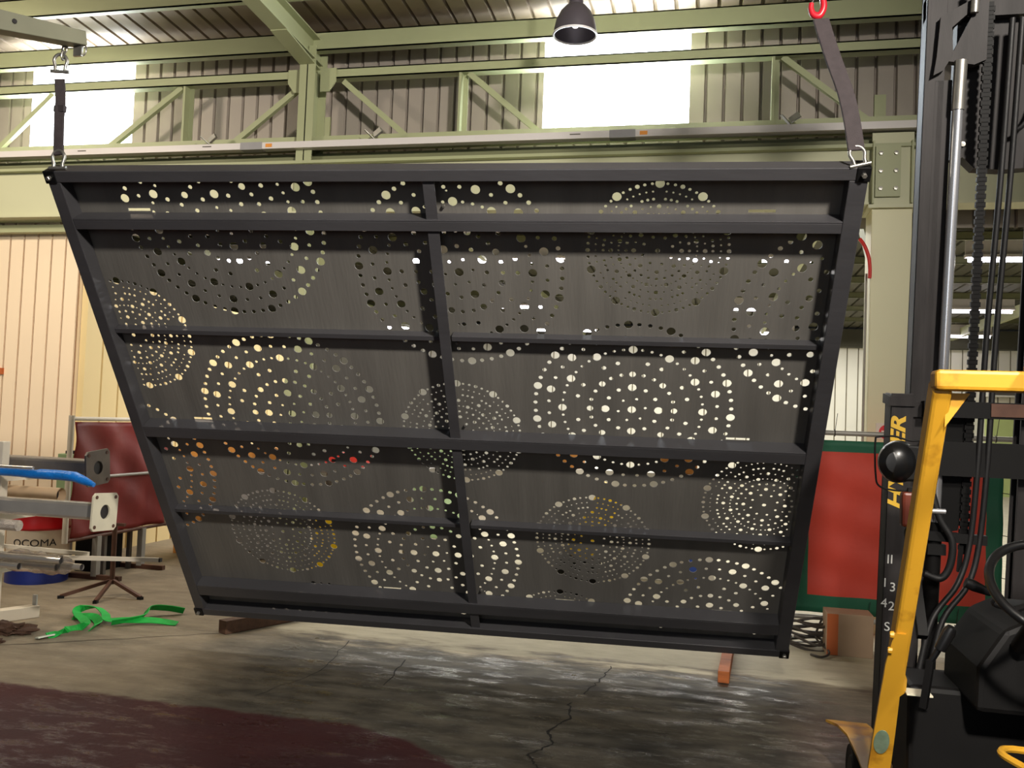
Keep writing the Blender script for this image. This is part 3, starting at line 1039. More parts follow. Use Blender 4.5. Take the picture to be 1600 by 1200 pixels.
# ------------------------------------------------------------------ high-bay lamp near the wall
lp = thing('high_bay_lamp', 'bell-shaped grey high-bay lamp hanging in front of the bright window', 'lamp', (-1.16, 7.0, 4.86))
bm = bmesh.new()
lathe(bm, [(0.175, 0.0), (0.172, 0.05), (0.158, 0.12), (0.125, 0.19), (0.085, 0.235), (0.06, 0.25), (0.055, 0.34), (0.0, 0.345)], 40)
lathe(bm, [(0.170, 0.004), (0.166, 0.05), (0.152, 0.12), (0.12, 0.185), (0.08, 0.228), (0.0, 0.24)], 40)
obj('reflector', bm, M['lamp_shell'], lp, smooth=True)
bm = bmesh.new()
tube(bm, [(0.176 * math.cos(a), 0.176 * math.sin(a), 0.0) for a in [2 * math.pi * k / 40 for k in range(40)]], 0.009, 8, closed=True)
obj('rim', bm, M['lamp_rim'], lp, smooth=True)
bm = bmesh.new()
lathe(bm, [(0.0, 0.055), (0.022, 0.065), (0.036, 0.10), (0.030, 0.15), (0.02, 0.20), (0.02, 0.235)], 20)
obj('bulb', bm, M['bulb'], lp, smooth=True)
obj('stem', T([(0, 0, 0.34), (0, 0, roofz(7.0) - 4.86)], 0.012, 8), M['lamp_shell'], lp)

# ------------------------------------------------------------------ right welding screen
def screen_right():
    t = thing('welding_screen', 'bright red welding screen with dark green border, behind the forklift', 'screen', (1.58, 7.62, 0))
    x0, x1, z0, z1 = -0.90, 0.76, 0.20, 1.70
    bm = bmesh.new()
    nx, nz = 40, 30
    g_ = {}
    rnd = random.Random(3)
    for i in range(nx + 1):
        for j in range(nz + 1):
            x = x0 + 0.02 + (x1 - x0 - 0.10) * i / nx
            z = z0 + 0.04 + (z1 - z0 - 0.10) * j / nz
            y = 0.010 * math.sin(i * 0.55 + 0.4 * math.sin(j * 0.5)) + 0.006 * math.sin(j * 0.9 + i * 0.2)
            g_[i, j] = bm.verts.new((x, y, z))
    for i in range(nx):
        for j in range(nz):
            f = bm.faces.new((g_[i, j], g_[i + 1, j], g_[i + 1, j + 1], g_[i, j + 1]))
            f.material_index = 1 if (i < 3 or i >= nx - 3 or j < 3 or j >= nz - 2) else 0
    o = obj('curtain', bm, [M['red_cloth'], M['green_cloth']], t, smooth=True)
    so = o.modifiers.new('s', 'SOLIDIFY')
    so.thickness = 0.002
    obj('top_tube', T([(x0, 0, z1), (x1, 0, z1)], 0.021, 10), M['grey_pipe'], t, smooth=True)
    obj('bottom_tube', T([(x0, 0, z0), (x1, 0, z0)], 0.021, 10), M['grey_pipe'], t, smooth=True)
    for x in (x0, x1):
        up = obj('upright', T([(x, 0, 0.05), (x, 0, z1 + 0.02)], 0.023, 10), M['grey_pipe'], t, smooth=True)
        obj('foot', B((x - 0.025, x + 0.025, -0.05, 0.40, 0.0, 0.05)), M['grey_pipe'], up)
    for x, z in ((-0.58, z1), (0.02, z1), (0.62, z1), (-0.3, z0), (0.35, z0)):
        bm = bmesh.new()
        tube(bm, [(x, 0.028 * math.cos(a), z + 0.028 * math.sin(a)) for a in [2 * math.pi * k / 10 for k in range(10)]], 0.003, 5, closed=True)
        tube(bm, [(x, -0.02, z + 0.02), (x + 0.015, -0.03, z + 0.16)], 0.0025, 5)
        obj('cable_tie', bm, M['ink'], t)
    for z in (0.62, 0.95, 1.28):
        bm = bmesh.new()
        tube(bm, [(x1 - 0.09, 0, z), (x1, -0.03, z - 0.01), (x1 + 0.028, 0, z)], 0.003, 5)
        obj('cable_tie', bm, M['ink'], t)


screen_right()


# ------------------------------------------------------------------ left welding screen (parallel to the yellow wall)
def screen_left():
    t = thing('welding_screen', 'dark red welding screen on a pale tube frame, left of the hanging frame', 'screen', (-5.80, 8.6, 0))
    y0, y1, z0, z1 = -1.45, 0.12, 0.42, 1.56
    bm = bmesh.new()
    nx, nz = 50, 24
    g_ = {}
    for i in range(nx + 1):
        for j in range(nz + 1):
            yv = y0 + 0.06 + (y1 - y0 - 0.12) * i / nx
            z = z0 + 0.02 + (z1 - z0 - 0.05) * j / nz
            xv = 0.014 * math.sin(i * 0.42 + 0.5 * math.sin(j * 0.4)) + 0.01 * math.sin(j * 0.7 + i * 0.3)
            g_[i, j] = bm.verts.new((xv, yv, z))
    for i in range(nx):
        for j in range(nz):
            bm.faces.new((g_[i, j], g_[i + 1, j], g_[i + 1, j + 1], g_[i, j + 1]))
    o = obj('curtain', bm, M['dkred_cloth'], t, smooth=True)
    so = o.modifiers.new('s', 'SOLIDIFY')
    so.thickness = 0.002
    obj('top_tube', T([(0, y0, z1), (0, y1, z1)], 0.02, 10), M['pale_pipe'], t, smooth=True)
    obj('middle_tube', T([(0.03, y0, 1.0), (0.03, y1, 1.0)], 0.016, 10), M['grey_pipe'], t, smooth=True)
    obj('bottom_tube', T([(0, y0, z0), (0, y1, z0)], 0.018, 10), M['rust'], t, smooth=True)
    for y in (y0, y1):
        obj('end_post', T([(0, y, z0 - 0.02), (0, y, z1 + 0.03)], 0.026, 10), M['pale_pipe'], t, smooth=True)
    for y in (-1.0, -0.30):
        lg = obj('leg', B((-0.03, 0.03, y - 0.03, y + 0.03, 0.03, z0)), M['grey_pipe'], t)
        obj('foot', B((-0.28, 0.28, y - 0.025, y + 0.025, 0.0, 0.045)), M['rust'], lg)


screen_left()

# ------------------------------------------------------------------ trestle with steel posts, tubes
tr = thing('steel_trestle', 'pale steel trestle at the left edge carrying the posts and tubes', 'trestle', (-5.12, 5.60, 0))
obj('upright', B((-0.035, 0.035, -0.035, 0.035, 0.04, 1.40)), M['pale_pipe'], tr, bevel=0.004)
bm = bmesh.new()
bar(bm, (-0.55, -0.50, 0.045), (-0.06, 0.52, 0.045), 0.10, 0.09)
obj('foot_beam', bm, M['pale_pipe'], tr, bevel=0.004)
for z in (1.15, 0.86, 0.47):
    obj('arm', B((-0.03, 0.03, -0.36, 0.42, z - 0.045, z)), M['pale_pipe'], tr)
obj('white_tag', B((-0.09, -0.055, 0.50, 0.515, 0.09, 0.17)), M['white_paint'], tr)


def flange_post(label, x1, y, z, size, half, mp, mplate, tilt=0.0):
    t = thing('flanged_post', label, 'steel post', (x1, y, z))
    # square/octagon hollow section lying down
    bm = bmesh.new()
    bar(bm, (-1.7, 0, 0), (-0.022, 0, 0), half * 2, half * 2)
    obj('post_tube', bm, mp, t, bevel=half * 0.35)
    # plate with a central bore: ring of faces
    bm = bmesh.new()
    s = size / 2
    n = 32
    for x in (0.0, -0.014):
        outer = []
        for k in range(n):
            a = 2 * math.pi * (k + 0.5) / n
            m_ = max(abs(math.cos(a)), abs(math.sin(a)))
            outer.append(bm.verts.new((x, s * math.cos(a) / m_, s * math.sin(a) / m_)))
        inner = [bm.verts.new((x, 0.38 * s * math.cos(2 * math.pi * (k + 0.5) / n), 0.38 * s * math.sin(2 * math.pi * (k + 0.5) / n))) for k in range(n)]
        for k in range(n):
            f = (outer[k], outer[(k + 1) % n], inner[(k + 1) % n], inner[k])
            bm.faces.new(f if x == 0.0 else f[::-1])
        if x == 0.0:
            o0, i0 = outer, inner
        else:
            for k in range(n):
                bm.faces.new((o0[k], outer[k], outer[(k + 1) % n], o0[(k + 1) % n]))
                bm.faces.new((i0[k], i0[(k + 1) % n], inner[(k + 1) % n], inner[k]))
    pl = obj('base_plate', bm, mplate, t)
    bmb = bmesh.new()
    lathe(bmb, [(0, 0.0), (0.38 * s, 0.0)], 24)
    bmb.transform(frame_mtx((-0.012, 0, 0), (0, 1, 0), (0, 0, 1), (1, 0, 0)))
    obj('bore', bmb, M['ink'], pl)
    for a in (-1, 1):
        for b in (-1, 1):
            bmb = bmesh.new()
            lathe(bmb, [(0, 0.004), (0.013, 0.004), (0.013, 0.0)], 10)
            bmb.transform(frame_mtx((0.0, a * s * 0.76, b * s * 0.78), (0, 1, 0), (0, 0, 1), (1, 0, 0)))
            obj('bolt_hole', bmb, M['rust'], pl)
    t.rotation_euler = (tilt, 0, 0)
    return t


flange_post('dark grey steel post with a square dark flange, uppermost on the trestle', -4.42, 5.76, 1.232, 0.26, 0.055, M['raw_steel'], M['plate_dark'], R(6))
flange_post('grey steel post with a square pale cream flange, below the dark flanged one', -4.145, 5.50, 0.945, 0.265, 0.060, M['silver'], M['plate_pale'], R(-3))

t = thing('blue_wrapped_tube', 'tube wrapped in bright blue plastic film lying on the trestle', 'tube', (-4.7, 5.44, 1.19))
bm = bmesh.new()
P = [(-0.95, 0, 0.0), (-0.5, 0, 0.0), (-0.12, 0, 0.0), (0.02, 0, -0.004), (0.06, 0, 0.0), (0.22, 0.0, 0.0), (0.34, 0.0, -0.005), (0.42, 0, -0.03), (0.50, 0, -0.055)]
tube(bm, P, [0.022, 0.024, 0.030, 0.032, 0.036, 0.036, 0.036, 0.030, 0.016], 12)
obj('blue_film', bm, M['blue_film'], t, smooth=True)
obj('tube_end', T([(-0.96, -0.03, 0.042), (0.02, -0.03, 0.042)], 0.012, 10), M['silver'], t, smooth=True)
t = thing('cardboard_tube', 'brown cardboard tube lying above the pale flanged post', 'tube', (-4.90, 5.85, 1.00))
bm = bmesh.new()
tube(bm, [(-1.3, 0, 0), (0.10, 0, 0)], 0.055, 20, caps=False)
tube(bm, [(0.10, 0, 0), (-1.3, 0, 0)], 0.048, 20, caps=False)
obj('tube_wall', bm, M['cardboard'], t, smooth=True)
bmb = bmesh.new()
lathe(bmb, [(0, 0), (0.048, 0)], 20)
bmb.transform(frame_mtx((0.04, 0, 0), (0, 1, 0), (0, 0, 1), (1, 0, 0)))
obj('dark_inside', bmb, M['ink'], t)
t = thing('wrapped_tube', 'short silver tube in clear film above the drum lettering', 'tube', (-4.86, 5.40, 0.82))
obj('metal_tube', T([(-0.6, 0, 0), (0.06, 0, 0)], 0.028, 14), M['silver'], t, smooth=True)
obj('film', T([(-0.6, 0, 0.0), (0.10, 0, 0.0)], [0.036, 0.040], 9), M['clear_film'], t)
for i, (dx, dy, z, L_) in enumerate([(0.0, 0.0, 0.49, 0.10), (0.03, 0.07, 0.49, 0.22), (-0.08, -0.10, 0.495, -0.05), (0.06, 0.02, 0.545, 0.05), (-0.02, -0.06, 0.55, 0.20)]):
    t = thing('silver_tube', 'bright silver tube, %s of the film-wrapped bundle on the lowest arm' %
              ['middle one', 'rearmost one', 'nearest one', 'upper right one', 'upper left one'][i], 'tube', (-4.75 + dx, 5.55 + dy, z + 0.03), 'silver tubes in the bundle')
    bm = bmesh.new()
    tube(bm, [(-0.9, 0, 0), (0.10 + L_, 0, 0)], 0.024, 16, caps=False)
    obj('tube_wall', bm, M['silver'], t, smooth=True)
    bmb = bmesh.new()
    lathe(bmb, [(0, 0), (0.0235, 0)], 16)
    bmb.transform(frame_mtx((0.09 + L_, 0, 0), (0, 1, 0), (0, 0, 1), (1, 0, 0)))
    obj('open_end', bmb, M['ink'], t)
bm = bmesh.new()
rnd = random.Random(5)
Pf = [(-4.95 + 0.06 * k, 5.55 + 0.01 * rnd.uniform(-1, 1), 0.54 + 0.008 * rnd.uniform(-1, 1)) for k in range(9)]
tube(bm, Pf, [0.075 + 0.012 * rnd.uniform(-1, 1) for _ in Pf], 11)
M['film_clear'] = mat('clear_wrinkled_wrap', (235, 230, 225), 0.08, 0.0, 0.1, 20, 1.0)
M['film_clear'].node_tree.nodes['Principled BSDF'].inputs['Transmission Weight'].default_value = 0.95
M['film_clear'].node_tree.nodes['Principled BSDF'].inputs['IOR'].default_value = 1.05
tag(obj('plastic_film', bm, M['film_clear']), 'wrinkled clear plastic film wrapped round the silver tubes', 'plastic film')
# long white box section lying across
t = thing('long_white_bar', 'long thin white bar reaching from the left edge past the stand', 'bar', (-4.52, 5.50, 0.535))
bm = bmesh.new()
bar(bm, (-0.75, -0.05, 0.035), (0.47, 0.52, 0.005), 0.026, 0.030)
obj('bar_body', bm, M['pale_pipe'], t)
obj('end_cap', B((0.465, 0.49, 0.51, 0.536, -0.01, 0.018)), M['ink'], t)
t2 = thing('white_bar', 'short white bar lying just behind the long white bar', 'bar', (-4.85, 5.75, 0.575))
bm = bmesh.new()
bar(bm, (-0.6, 0, 0.03), (0.32, 0.10, 0.0), 0.026, 0.028)
obj('bar_body', bm, M['pale_pipe'], t2)

# drum
dr = thing('steel_drum', 'red, white and blue steel drum standing behind the tubes', 'drum', (-6.25, 7.35, 0))
for nm, z0, z1, m_ in (('blue_band', 0.0, 0.17, 'drum_blue'), ('white_band', 0.17, 0.50, 'drum_white'), ('red_band', 0.50, 0.74, 'drum_red')):
    bm = bmesh.new()
    prof = [(0.0, z0)] if z0 == 0 else []
    prof += [(0.272, z0), (0.272, z1)]
    if nm == 'red_band':
        prof = [(0.272, 0.50), (0.277, 0.51), (0.277, 0.525), (0.272, 0.535), (0.272, 0.72), (0.280, 0.73), (0.280, 0.745), (0.262, 0.745), (0.257, 0.73), (0.0, 0.73)]
    lathe(bm, prof, 48)
    obj(nm, bm, M[m_], dr, smooth=True)
dirc = Vector((6.20, -7.35, 0)).normalized()
side = Vector((0, 0, 1)).cross(dirc)


def wrap_text(body, size, z, phi0, rad, m_, name, parent):
    bm = text_bm(body, size, 0.001, Matrix.Diagonal((1.12, 1, 1, 1)), 0.0)
    bmesh.ops.triangulate(bm, faces=bm.faces)
    for v in bm.verts:
        a = phi0 + v.co.x / rad
        rr = rad + 0.0015 + v.co.z
        p = dirc * math.cos(a) * rr + side * math.sin(a) * rr
        v.co = Vector((p.x, p.y, z + v.co.y))
    return obj(name, bm, m_, parent)


wrap_text('OCOMA', 0.092, 0.385, -0.13, 0.272, M['ink'], 'lettering', dr)
wrap_text('_________', 0.045, 0.315, -0.13, 0.272, M['grey_mark'], 'underline', dr)

# green tool bag / can visible behind
cuboid('green_can', 'green metal can between the posts, above the drum', 'can', -6.55, -6.25, 7.9, 8.2, 0.75, 1.18, M['mach_green'],
       (('lid', (-0.10, 0.10, -0.10, 0.10, 0.43, 0.46), M['black']),))
cuboid('black_toolbox', 'black toolbox beside the green can', 'toolbox', -6.15, -5.88, 7.85, 8.15, 0.75, 1.10, M['black'],
       (('handle', (-0.06, 0.06, -0.01, 0.01, 0.35, 0.40), M['galv']),))
cuboid('side_table', 'low steel table behind the drum carrying the can and toolbox', 'table', -6.66, -5.86, 7.80, 8.28, 0.72, 0.75, M['raw_steel'],
       (('leg', (-0.38, -0.34, -0.22, -0.18, -0.72, 0), M['raw_steel']), ('leg', (0.34, 0.38, -0.22, -0.18, -0.72, 0), M['raw_steel']),
        ('leg', (-0.38, -0.34, 0.18, 0.22, -0.72, 0), M['raw_steel']), ('leg', (0.34, 0.38, 0.18, 0.22, -0.72, 0), M['raw_steel'])))

# tripod pipe stand
ts = thing('tripod_stand', 'rusty brown tripod pipe stand on the floor below the flanges', 'stand', (-5.18, 7.02, 0))
obj('post', T([(0, 0, 0.10), (0, 0, 0.62)], 0.022, 12), M['rust'], ts, smooth=True)
for dx, dy in ((-0.30, -0.28), (0.34, -0.06), (0.10, -0.34)):
    bm = bmesh.new()
    bar(bm, (0, 0, 0.135), (dx, dy, 0.018), 0.028, 0.028)
    lg = obj('leg', bm, M['rust'], ts)
    bm = bmesh.new()
    bar(bm, (dx * 0.92, dy * 0.92, 0.012), (dx * 1.05, dy * 1.05, 0.012), 0.034, 0.024)
    obj('foot', bm, M['bolt_dark'], lg)
obj('top_cradle', B((-0.10, 0.10, -0.015, 0.015, 0.62, 0.645)), M['rust'], ts)
# two dark posts behind
cuboid('dark_cabinet', 'dark low cabinet in shadow under the dark red screen', 'cabinet', -6.28, -6.02, 7.9, 8.3, 0.0, 0.52, M['black'], ())

# green strap on the floor
bm = bmesh.new()
P = smooth_path([(-4.62, 5.58, 0.010), (-4.58, 5.72, 0.035), (-4.50, 5.82, 0.05), (-4.66, 6.00, 0.045), (-4.80, 6.12, 0.04), (-4.90, 6.24, 0.05), (-4.80, 6.32, 0.065), (-4.62, 6.20, 0.05),
                 (-4.50, 6.08, 0.04), (-4.36, 6.14, 0.035), (-4.20, 6.22, 0.03), (-4.02, 6.26, 0.012)], 6)
ribbon(bm, P, 0.065, 0.006, lambda t: (0.4, 1.0, 0.35 * math.sin(9 * t)))
P = smooth_path([(-4.44, 6.04, 0.03), (-4.30, 6.22, 0.05), (-4.38, 6.42, 0.07), (-4.28, 6.52, 0.06), (-4.18, 6.60, 0.03)], 6)
ribbon(bm, P, 0.065, 0.006, lambda t: (1.0, -0.2, 0.9))
P = smooth_path([(-4.86, 6.14, 0.02), (-4.70, 6.16, 0.03), (-4.54, 6.02, 0.02), (-4.48, 5.86, 0.02)], 6)
ribbon(bm, P, 0.065, 0.006, lambda t: (0.3, 1.0, 0.6))
st = tag(obj('green_strap', bm, M['strap']), 'bright green webbing strap lying tangled on the floor', 'strap')
bm = bmesh.new()
ribbon(bm, [(-4.66, 5.52, 0.012), (-4.63, 5.58, 0.016), (-4.60, 5.62, 0.02)], 0.060, 0.010, lambda t: (1, 0.1, 0.2))
obj('strap_end', bm, M['strap_end'], st)

# brown rag
bm = bmesh.new()
bmesh.ops.create_icosphere(bm, subdivisions=4, radius=1.0)
from mathutils import noise as mn
for v in bm.verts:
    n_ = mn.noise(v.co * 2.2) * 0.6 + mn.noise(v.co * 5) * 0.3
    v.co = Vector((v.co.x * 0.20 * (1 + n_), v.co.y * 0.10 * (1 + n_), max(0.0, v.co.z * 0.045 * (1 + 1.5 * n_) + 0.02)))
rg = tag(obj('rag', bm, M['rag'], loc=(-5.02, 5.62, 0.0), smooth=True), 'crumpled brown rag on the floor at the left edge', 'rag')
bm = bmesh.new()
bmesh.ops.create_icosphere(bm, subdivisions=3, radius=1.0)
for v in bm.verts:
    n_ = mn.noise(v.co * 3.2 + Vector((4, 2, 1))) * 0.7
    v.co = Vector((v.co.x * 0.06 * (1 + n_), v.co.y * 0.035 * (1 + n_), max(0.0, v.co.z * 0.02 * (1 + n_) + 0.01)))
tag(obj('scrap', bm, M['rag'], loc=(-4.86, 5.36, 0.0), smooth=True), 'small brown scrap in front of the rag', 'scrap')

# timbers on the floor under the frame
def timber(name, label, a, b, w, h, m_):
    bm = bmesh.new()
    bar(bm, a, b, w, h)
    return tag(obj(name, bm, m_, bevel=0.004), label, 'timber')


timber('timber_block', 'dark brown timber on the floor under the left end of the frame', (-3.56, 6.14, 0.052), (-3.18, 6.95, 0.052), 0.09, 0.10, M['timber'])
timber('timber_block', 'orange-brown timber on the floor under the right end of the frame', (0.14, 6.16, 0.040), (0.20, 7.1, 0.040), 0.075, 0.078, M['timber_orange'])

# floor cracks
def crack(pts, w, seed):
    rnd = random.Random(seed)
    bm = bmesh.new()
    P = []
    for a, b in zip(pts, pts[1:]):
        for k in range(8):
            q = Vector(a).lerp(Vector(b), k / 8)
            P.append(q + Vector((rnd.uniform(-1, 1) * 0.012, rnd.uniform(-1, 1) * 0.012)))
    P.append(Vector(pts[-1]))
    L_ = []
    for i, p in enumerate(P):
        d = (P[min(i + 1, len(P) - 1)] - P[max(i - 1, 0)]).normalized()
        n_ = Vector((-d.y, d.x)) * w * rnd.uniform(0.4, 1.0)
        L_.append((bm.verts.new((p.x + n_.x, p.y + n_.y, 0.0016)), bm.verts.new((p.x - n_.x, p.y - n_.y, 0.0016))))
    for a, b in zip(L_, L_[1:]):
        bm.faces.new((a[0], a[1], b[1], b[0]))
    return trim(bm, M['crack'])


crack([(-0.62, 6.30), (-0.66, 5.95), (-0.72, 5.60)], 0.006, 1)
crack([(-0.78, 5.40), (-0.74, 5.12), (-0.82, 4.86), (-0.76, 4.68), (-0.86, 4.50), (-0.78, 4.36), (-0.72, 4.2), (-0.70, 3.9)], 0.009, 2)
crack([(-2.02, 5.95), (-1.96, 5.35)], 0.006, 3)
crack([(-5.1, 5.1), (-4.2, 5.7), (-3.4, 6.3)], 0.005, 4)
crack([(-2.6, 6.3), (-2.45, 5.5), (-2.6, 4.9)], 0.004, 5)

# box and cable heap behind the frame on the right
t = thing('storage_box', 'pale box with an orange-brown left edge, below the red screen', 'box', (1.09, 7.22, 0))
obj('box_body', B((-0.17, 0.17, 0.0, 0.24, 0, 0.32)), M['box_pale'], t, bevel=0.004)
obj('orange_edge', B((-0.165, -0.085, -0.006, 0.0, 0.005, 0.315)), M['box_orange'], t)
for k in range(7):
    rnd = random.Random(20 + k)
    cx, cy = 0.78 + rnd.uniform(-0.05, 0.05), 7.42 + rnd.uniform(-0.06, 0.06)
    rx, ry = rnd.uniform(0.12, 0.20), rnd.uniform(0.08, 0.14)
    a0 = rnd.uniform(0, 3)
    pts = [Vector((cx + rx * math.cos(a), cy + ry * math.sin(a), 0.014 + 0.032 * k + 0.018 * math.sin(2 * a + a0))) for a in [2 * math.pi * q / 28 for q in range(28)]]
    if k == 0:
        cable_t = thing('cable_coil', 'tangled heap of dark cables on the floor beside the pale box', 'cable', (0.78, 7.42, 0))
    bm = bmesh.new()
    tube(bm, [p - Vector((0.78, 7.42, 0)) for p in pts], 0.0105, 8, closed=True)
    obj('cable_loop', bm, M['cable'], cable_t, smooth=True)
bm = bmesh.new()
tube(bm, [p for p in smooth_path([(0.02, -0.28, 0.012), (0.10, -0.33, 0.012), (0.16, -0.22, 0.03), (0.08, -0.08, 0.10), (0.13, 0.02, 0.22)], 8)], 0.009, 8)
obj('cable_loop', bm, M['cable'], cable_t, smooth=True)

# sign on the column and red hose beside it
t = thing('fire_sign', 'small white sign with a red disc on the wide column', 'sign', (1.47, 8.093, 1.74))
obj('plate', B((-0.075, 0.075, 0.0, 0.006, -0.075, 0.06)), M['sign_white'], t)
bm = bmesh.new()
lathe(bm, [(0, 0.002), (0.062, 0.002), (0.062, 0.0)], 28)
bm.transform(frame_mtx((0.012, 0.0, -0.016), (1, 0, 0), (0, 0, 1), (0, -1, 0)))
obj('red_disc', bm, M['sign_red'], t)
bm = bmesh.new()
bar(bm, (-0.03, -0.0035, -0.01), (0.05, -0.0035, -0.01), 0.002, 0.012)
obj('pictogram', bm, M['sign_white'], t)
tag(obj('red_hose', T(smooth_path([(1.235, 8.12, 3.40), (1.27, 8.10, 3.34), (1.305, 8.09, 3.24), (1.318, 8.09, 3.14), (1.318, 8.09, 3.05)], 6), 0.016, 10), M['red_hose'], smooth=True),
    'short curved red hose hanging on the left side of the wide column', 'hose')

# ------------------------------------------------------------------ forklift
FO = Vector((1.17, 4.0, 0.0))
fk = thing('forklift', 'yellow and black forklift truck with raised mast at the right edge', 'forklift', tuple(FO))


def F(p):
    return tuple(Vector(p) - FO)


def fo(name, bm, m_, parent=None, **k):
    bm.transform(Matrix.Translation(-FO))
    return obj(name, bm, m_, parent or fk, **k)


# mast: leans back towards the driver
MB = Vector((0.0, 4.82, 0.05))
TILT = 0.115
def mp(x, z, dy=0.0):
    return Vector((x, 4.80 - TILT * z + dy, z))


def chan(name, xo, s, z0, z1, w, dpt, m_, dy=0.0, t=0.016):
    """C-channel upright; s=+1 opens to the right"""
    bm = bmesh.new()
    a, b = mp(xo, z0, dy), mp(xo, z1, dy)
    bar(bm, a + Vector((s * t / 2, 0, 0)), b + Vector((s * t / 2, 0, 0)), t, dpt, up=(0, 1, 0))
    bar(bm, a + Vector((s * w / 2, -dpt / 2 + t / 2, 0)), b + Vector((s * w / 2, -dpt / 2 + t / 2, 0)), w, t, up=(0, 1, 0))
    bar(bm, a + Vector((s * w / 2, dpt / 2 - t / 2, 0)), b + Vector((s * w / 2, dpt / 2 - t / 2, 0)), w, t, up=(0, 1, 0))
    return fo(name, bm, m_, bevel=0.002)


om = chan('outer_mast_rail', 0.845, 1, 0.06, 1.90, 0.10, 0.16, M['mast'])
om2 = chan('outer_mast_rail', 1.62, -1, 0.06, 1.90, 0.10, 0.16, M['mast'])
chan('inner_mast_rail', 0.930, 1, 0.25, 4.70, 0.085, 0.13, M['mast'])
chan('inner_mast_rail', 1.535, -1, 0.25, 4.70, 0.085, 0.13, M['mast'])
chan('middle_mast_rail', 0.975, 1, 0.9, 3.35, 0.075, 0.11, M['mast'], dy=-0.01)
chan('middle_mast_rail', 1.49, -1, 0.9, 3.35, 0.075, 0.11, M['mast'], dy=-0.01)
bm = bmesh.new()
bar(bm, mp(0.892, 1.85), mp(0.892, 1.895), 0.115, 0.18, up=(0, 1, 0))
bar(bm, mp(1.00, 1.80), mp(1.00, 1.865), 0.14, 0.16, up=(0, 1, 0))
fo('mast_head_block', bm, M['mast'])
# cross members
def cross(name, z, h, d, x0=0.93, x1=1.55, dy=0.0, m_='blackpaint'):
    bm = bmesh.new()
    bar(bm, mp(x0, z, dy), mp(x1, z, dy), d, h)
    return fo(name, bm, M[m_])


cross('cross_member', 3.69, 0.10, 0.06, m_='mast')
cross('cross_member', 1.83, 0.075, 0.06, x0=0.98, dy=-0.10)
cross('cross_member', 1.60, 0.16, 0.07, x0=0.98, dy=-0.10)
cross('cross_member', 0.42, 0.16, 0.07, x0=0.93)
cross('label_strip', 1.832, 0.06, 0.004, x0=1.265, x1=1.42, dy=-0.135, m_='rust')
# upper carriage frame: triangular bracket and plate
bm = bmesh.new()
def prism(bm, pts, dy0, dy1):
    a = [bm.verts.new(mp(x, z, dy0)) for x, z in pts]
    b = [bm.verts.new(mp(x, z, dy1)) for x, z in pts]
    bm.faces.new(a); bm.faces.new(b[::-1])
    n = len(pts)
    for k in range(n):
        bm.faces.new((a[k], b[k], b[(k + 1) % n], a[(k + 1) % n]))


prism(bm, [(1.02, 3.42), (1.13, 3.40), (1.18, 3.42), (1.18, 3.70), (1.15, 3.70)], -0.10, -0.06)
prism(bm, [(0.98, 3.62), (1.13, 3.70), (1.13, 3.66), (1.03, 3.57), (1.04, 3.45), (1.00, 3.38), (0.96, 3.36), (0.97, 3.44)], -0.10, -0.05)
fo('cylinder_bracket', bm, M['mast'])
bm = bmesh.new()
prism(bm, [(1.08, 3.02), (1.08, 3.64), (1.34, 3.64), (1.36, 3.44), (1.42, 3.40), (1.60, 3.16), (1.60, 2.98), (1.30, 2.96), (1.18, 2.97), (1.13, 3.02)], 0.02, 0.10)
cg = fo('carriage_plate', bm, M['mast'])
bmb = bmesh.new()
lathe(bmb, [(0, 0.012), (0.012, 0.010), (0.014, 0.0)], 10)
bmb.transform(frame_mtx(mp(1.125, 3.08, 0.018), (1, 0, 0), (0, 0, 1), (0, -1, 0)))
fo('bolt', bmb, M['galv'], cg)
# chrome lift cylinder
bm = bmesh.new()
tube(bm, [mp(1.055, 0.5, -0.10), mp(1.055, 1.30, -0.10)], 0.034, 18)
fo('cylinder_barrel', bm, M['black'], smooth=True)
bm = bmesh.new()
tube(bm, [mp(1.055, 1.30, -0.10), mp(1.070, 3.20, -0.10)], 0.0235, 20)
cyl = fo('lift_cylinder_rod', bm, M['chrome'], smooth=True)
bm = bmesh.new()
tube(bm, [mp(1.070, 3.20, -0.10), mp(1.074, 3.42, -0.10)], 0.028, 18)
fo('rod_head', bm, M['galv'], smooth=True)
bm = bmesh.new()
tube(bm, [mp(1.115, 3.62, -0.12), mp(1.117, 3.74, -0.12)], 0.018, 12)
tube(bm, [mp(1.117, 3.72, -0.12), mp(1.118, 3.95, -0.12)], 0.011, 12)
fo('chain_anchor_bolt', bm, M['galv'], smooth=True)
# leaf chains
def leaf_chain(x, z0, z1, dy):
    bm = bmesh.new()
    z = z0
    k = 0
    while z < z1:
        w = 0.042 if k % 2 else 0.030
        bar(bm, mp(x, z, dy), mp(x, z + 0.024, dy), w, 0.020, up=(0, 1, 0))
        z += 0.019
        k += 1
    return fo('lift_chain', bm, M['blackpaint'])


leaf_chain(1.190, 1.15, 3.66, -0.075)
bm = bmesh.new()
prism(bm, [(1.065, 1.90), (1.185, 1.90), (1.185, 1.42), (1.165, 1.26), (1.085, 1.24), (1.065, 1.3)], -0.07, 0.05)
fo('hose_guard', bm, M['blackpaint'])
